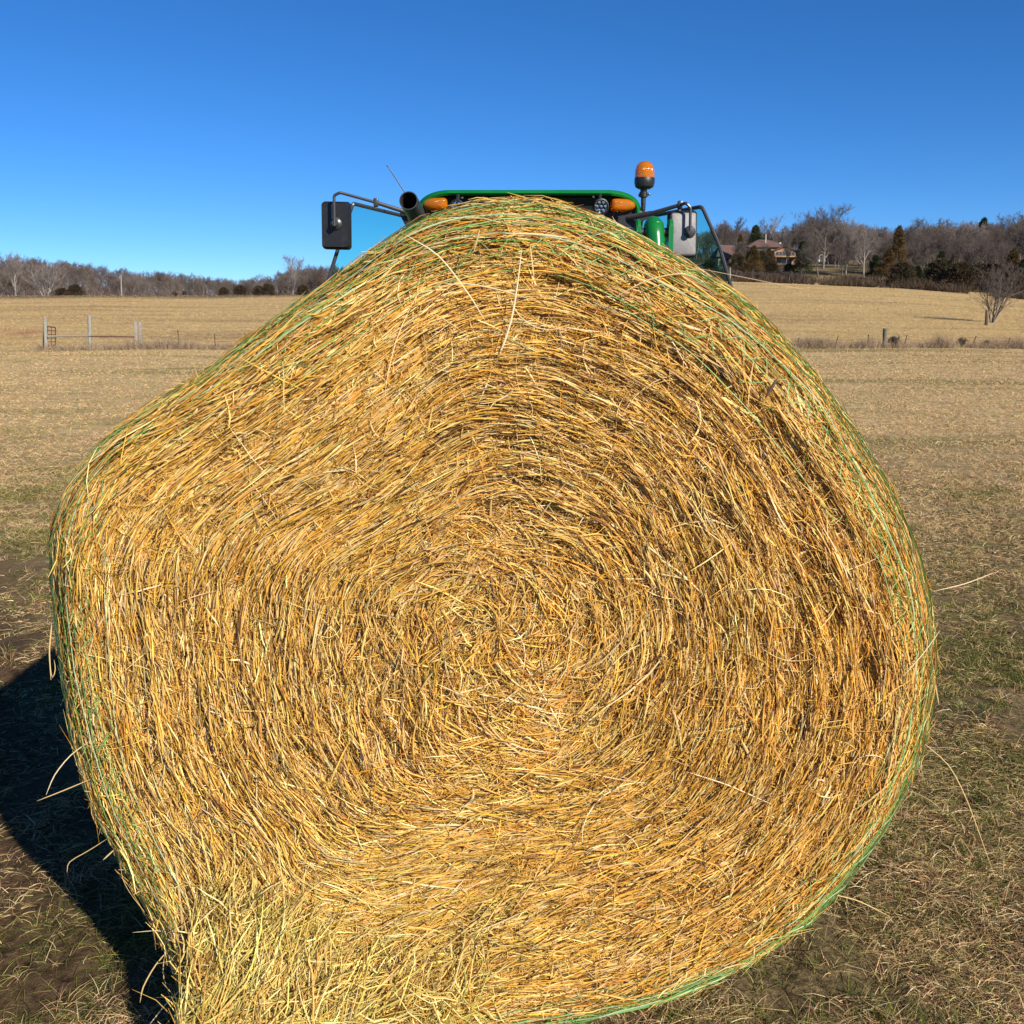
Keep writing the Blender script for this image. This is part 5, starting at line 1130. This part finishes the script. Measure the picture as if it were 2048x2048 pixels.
def wheel(name, c, Rw, Wd, nl, rimr):
    e = empty(name, c); e.parent = TR; keep(e, TR); el = Vector(e.location); Mx = Matrix.Translation(c) @ Matrix.Rotation(R(90), 4, 'Y')
    bm = bmesh.new(); h = Wd / 2
    add_lathe(bm, [(rimr, -h * .8), (Rw * .72, -h), (Rw * .9, -h * .97), (Rw * .955, -h * .8), (Rw * .965, 0), (Rw * .955, h * .8), (Rw * .9, h * .97), (Rw * .72, h), (rimr, h * .8), (rimr, -h * .8)], Mx, 48)
    for i_ in range(nl):
        for sgn in (-1, 1):
            a = 2 * math.pi * (i_ + (0.5 if sgn > 0 else 0)) / nl; rot = (Mx.to_3x3() @ Matrix.Rotation(a, 3, 'Z') @ Matrix.Rotation(R(35) * sgn, 3, 'X'))
            p = Vector(c) + Mx.to_3x3() @ (Matrix.Rotation(a, 3, 'Z') @ Vector((Rw * .97, 0, sgn * h * .48))); add_box(bm, p, (Rw * .07, .04, h * 1.05), rot, .006, 1)
    o = bm_obj('tyre', bm, M['rubber'], e); o.matrix_parent_inverse = Matrix.Translation(-el)
    bm = bmesh.new(); add_lathe(bm, [(rimr * .98, -h * .8), (rimr * .9, -h * .5), (rimr * .9, h * .1), (rimr * .35, h * .2), (rimr * .3, h * .45), (0, h * .45), (0, -h * .1), (rimr * .35, -h * .1), (rimr * .85, 0), (rimr * .98, h * .8)], Mx, 32)
    o = bm_obj('rim', bm, M['yellow'], e); o.matrix_parent_inverse = Matrix.Translation(-el)
for sx in (-1, 1):
    wheel('rear_wheel', (TX + sx * .82, 7.0, GZ + .74), .74, .42, 20, .38); wheel('front_wheel', (TX + sx * .74, 4.45, GZ + .50), .50, .28, 16, .25)
    bm = bmesh.new(); pts = [(TX + sx * .60, 7.0 + .84 * math.cos(a), GZ + .74 + .84 * math.sin(a)) for a in [R(20 + 13 * i_) for i_ in range(11)]]
    pts2 = [(p[0], 7.0 + .80 * math.cos(a), GZ + .74 + .80 * math.sin(a)) for p, a in zip(pts, [R(20 + 13 * i_) for i_ in range(11)])]; add_prism(bm, pts + list(reversed(pts2)), (sx * .46, 0, 0)); tp('fender', bm, 'green', smooth=False)

# loader: two arms on masts, cross tube, spear frame carrying the bale
ZM = at(1308, 452, 4.7).z
for sx in (-1, 1):
    cx = at(1308, 452, 4.7).x if sx > 0 else 2 * TX - at(1308, 452, 4.7).x + 0.03
    ZM = at(1308, 452, 4.7).z - (0.04 if sx < 0 else 0); a0 = Vector((cx, 4.70, ZM))
    bm = bmesh.new(); add_tube(bm, bend([a0 + Vector((0, 0.16, -1.2)), a0 + Vector((0, 0.09, -0.13)), a0 + Vector((0, 0.02, 0.012)), a0 + Vector((0, -0.03, -0.03)), a0 + Vector((sx * 0.01, -0.06, -0.2))], 5, .4), .045, 18)
    add_tube(bm, [a0 + Vector((0, 0.0, 0.008)), a0 + Vector((sx * .02, -0.05, -0.26)), Vector((cx - sx * .02, 4.02, GZ + 1.05)), Vector((TX + sx * .48, 3.76, GZ + .72))], [.046, .040, .055, .055], 18)
    add_tube(bm, [a0 + Vector((0.002, -0.03, -0.065)), a0 + Vector((0.004, -0.036, -0.085))], .048, 18); tp('loader_arm', bm, 'green', angle=60)
    bm = bmesh.new(); add_tube(bm, [a0 + Vector((-.082, 0, -.03)), a0 + Vector((.082, 0, -.03))], .022, 14); tp('pivot_pin', bm, 'steel')
    for s2 in (-1, 1):
        xx = cx + s2 * .066; prof = [Vector((xx, 4.70 + 0.042 * math.cos(a), ZM - .01 + 0.042 * math.sin(a))) for a in [math.pi * i_ / 10 for i_ in range(11)]]
        prof = prof + [Vector((xx, 4.655, ZM - .3)), Vector((xx, 4.66, ZM - .8)), Vector((xx, 4.80, ZM - .8)), Vector((xx, 4.745, ZM - .3))]
        bm = bmesh.new(); add_prism(bm, prof, (s2 * .022, 0, 0), .005); tp('mast_plate', bm, 'green', angle=40)
    bm = bmesh.new(); add_box(bm, (cx - sx * .02, 4.8, GZ + .75), (.12, .16, 1.0), None, .015); add_box(bm, (TX + sx * .42, 4.8, GZ + .5), (.4, .14, .16), None, .015); tp('loader_mast', bm, 'green')
    bm = bmesh.new(); add_tube(bm, [(cx - sx * .02, 4.72, GZ + .55), (cx - sx * .02, 4.15, GZ + .92)], .038, 12); tp('lift_cylinder', bm, 'black')
    bm = bmesh.new(); add_tube(bm, [(cx - sx * .02, 4.15, GZ + .92), (cx - sx * .02, 3.85, GZ + 1.05)], .02, 12); tp('cylinder_rod', bm, 'chrome')
bm = bmesh.new(); add_tube(bm, [(TX - .52, 3.75, GZ + .86), (TX + .52, 3.75, GZ + .86)], .055, 14)
add_box(bm, (TX, 3.72, GZ + .35), (1.2, .07, .08), None, .01); add_box(bm, (TX, 3.72, GZ + .95), (1.2, .07, .08), None, .01)
for x in (-.55, -.2, .2, .55): add_box(bm, (TX + x, 3.72, GZ + .65), (.06, .066, .68), None, .008)
add_tube(bm, [(TX, 3.72, GZ + .72), (TX, 2.9, GZ + .72), (TX, 2.6, GZ + .74)], [.03, .026, .012], 12); tp('bale_spear', bm, 'green')
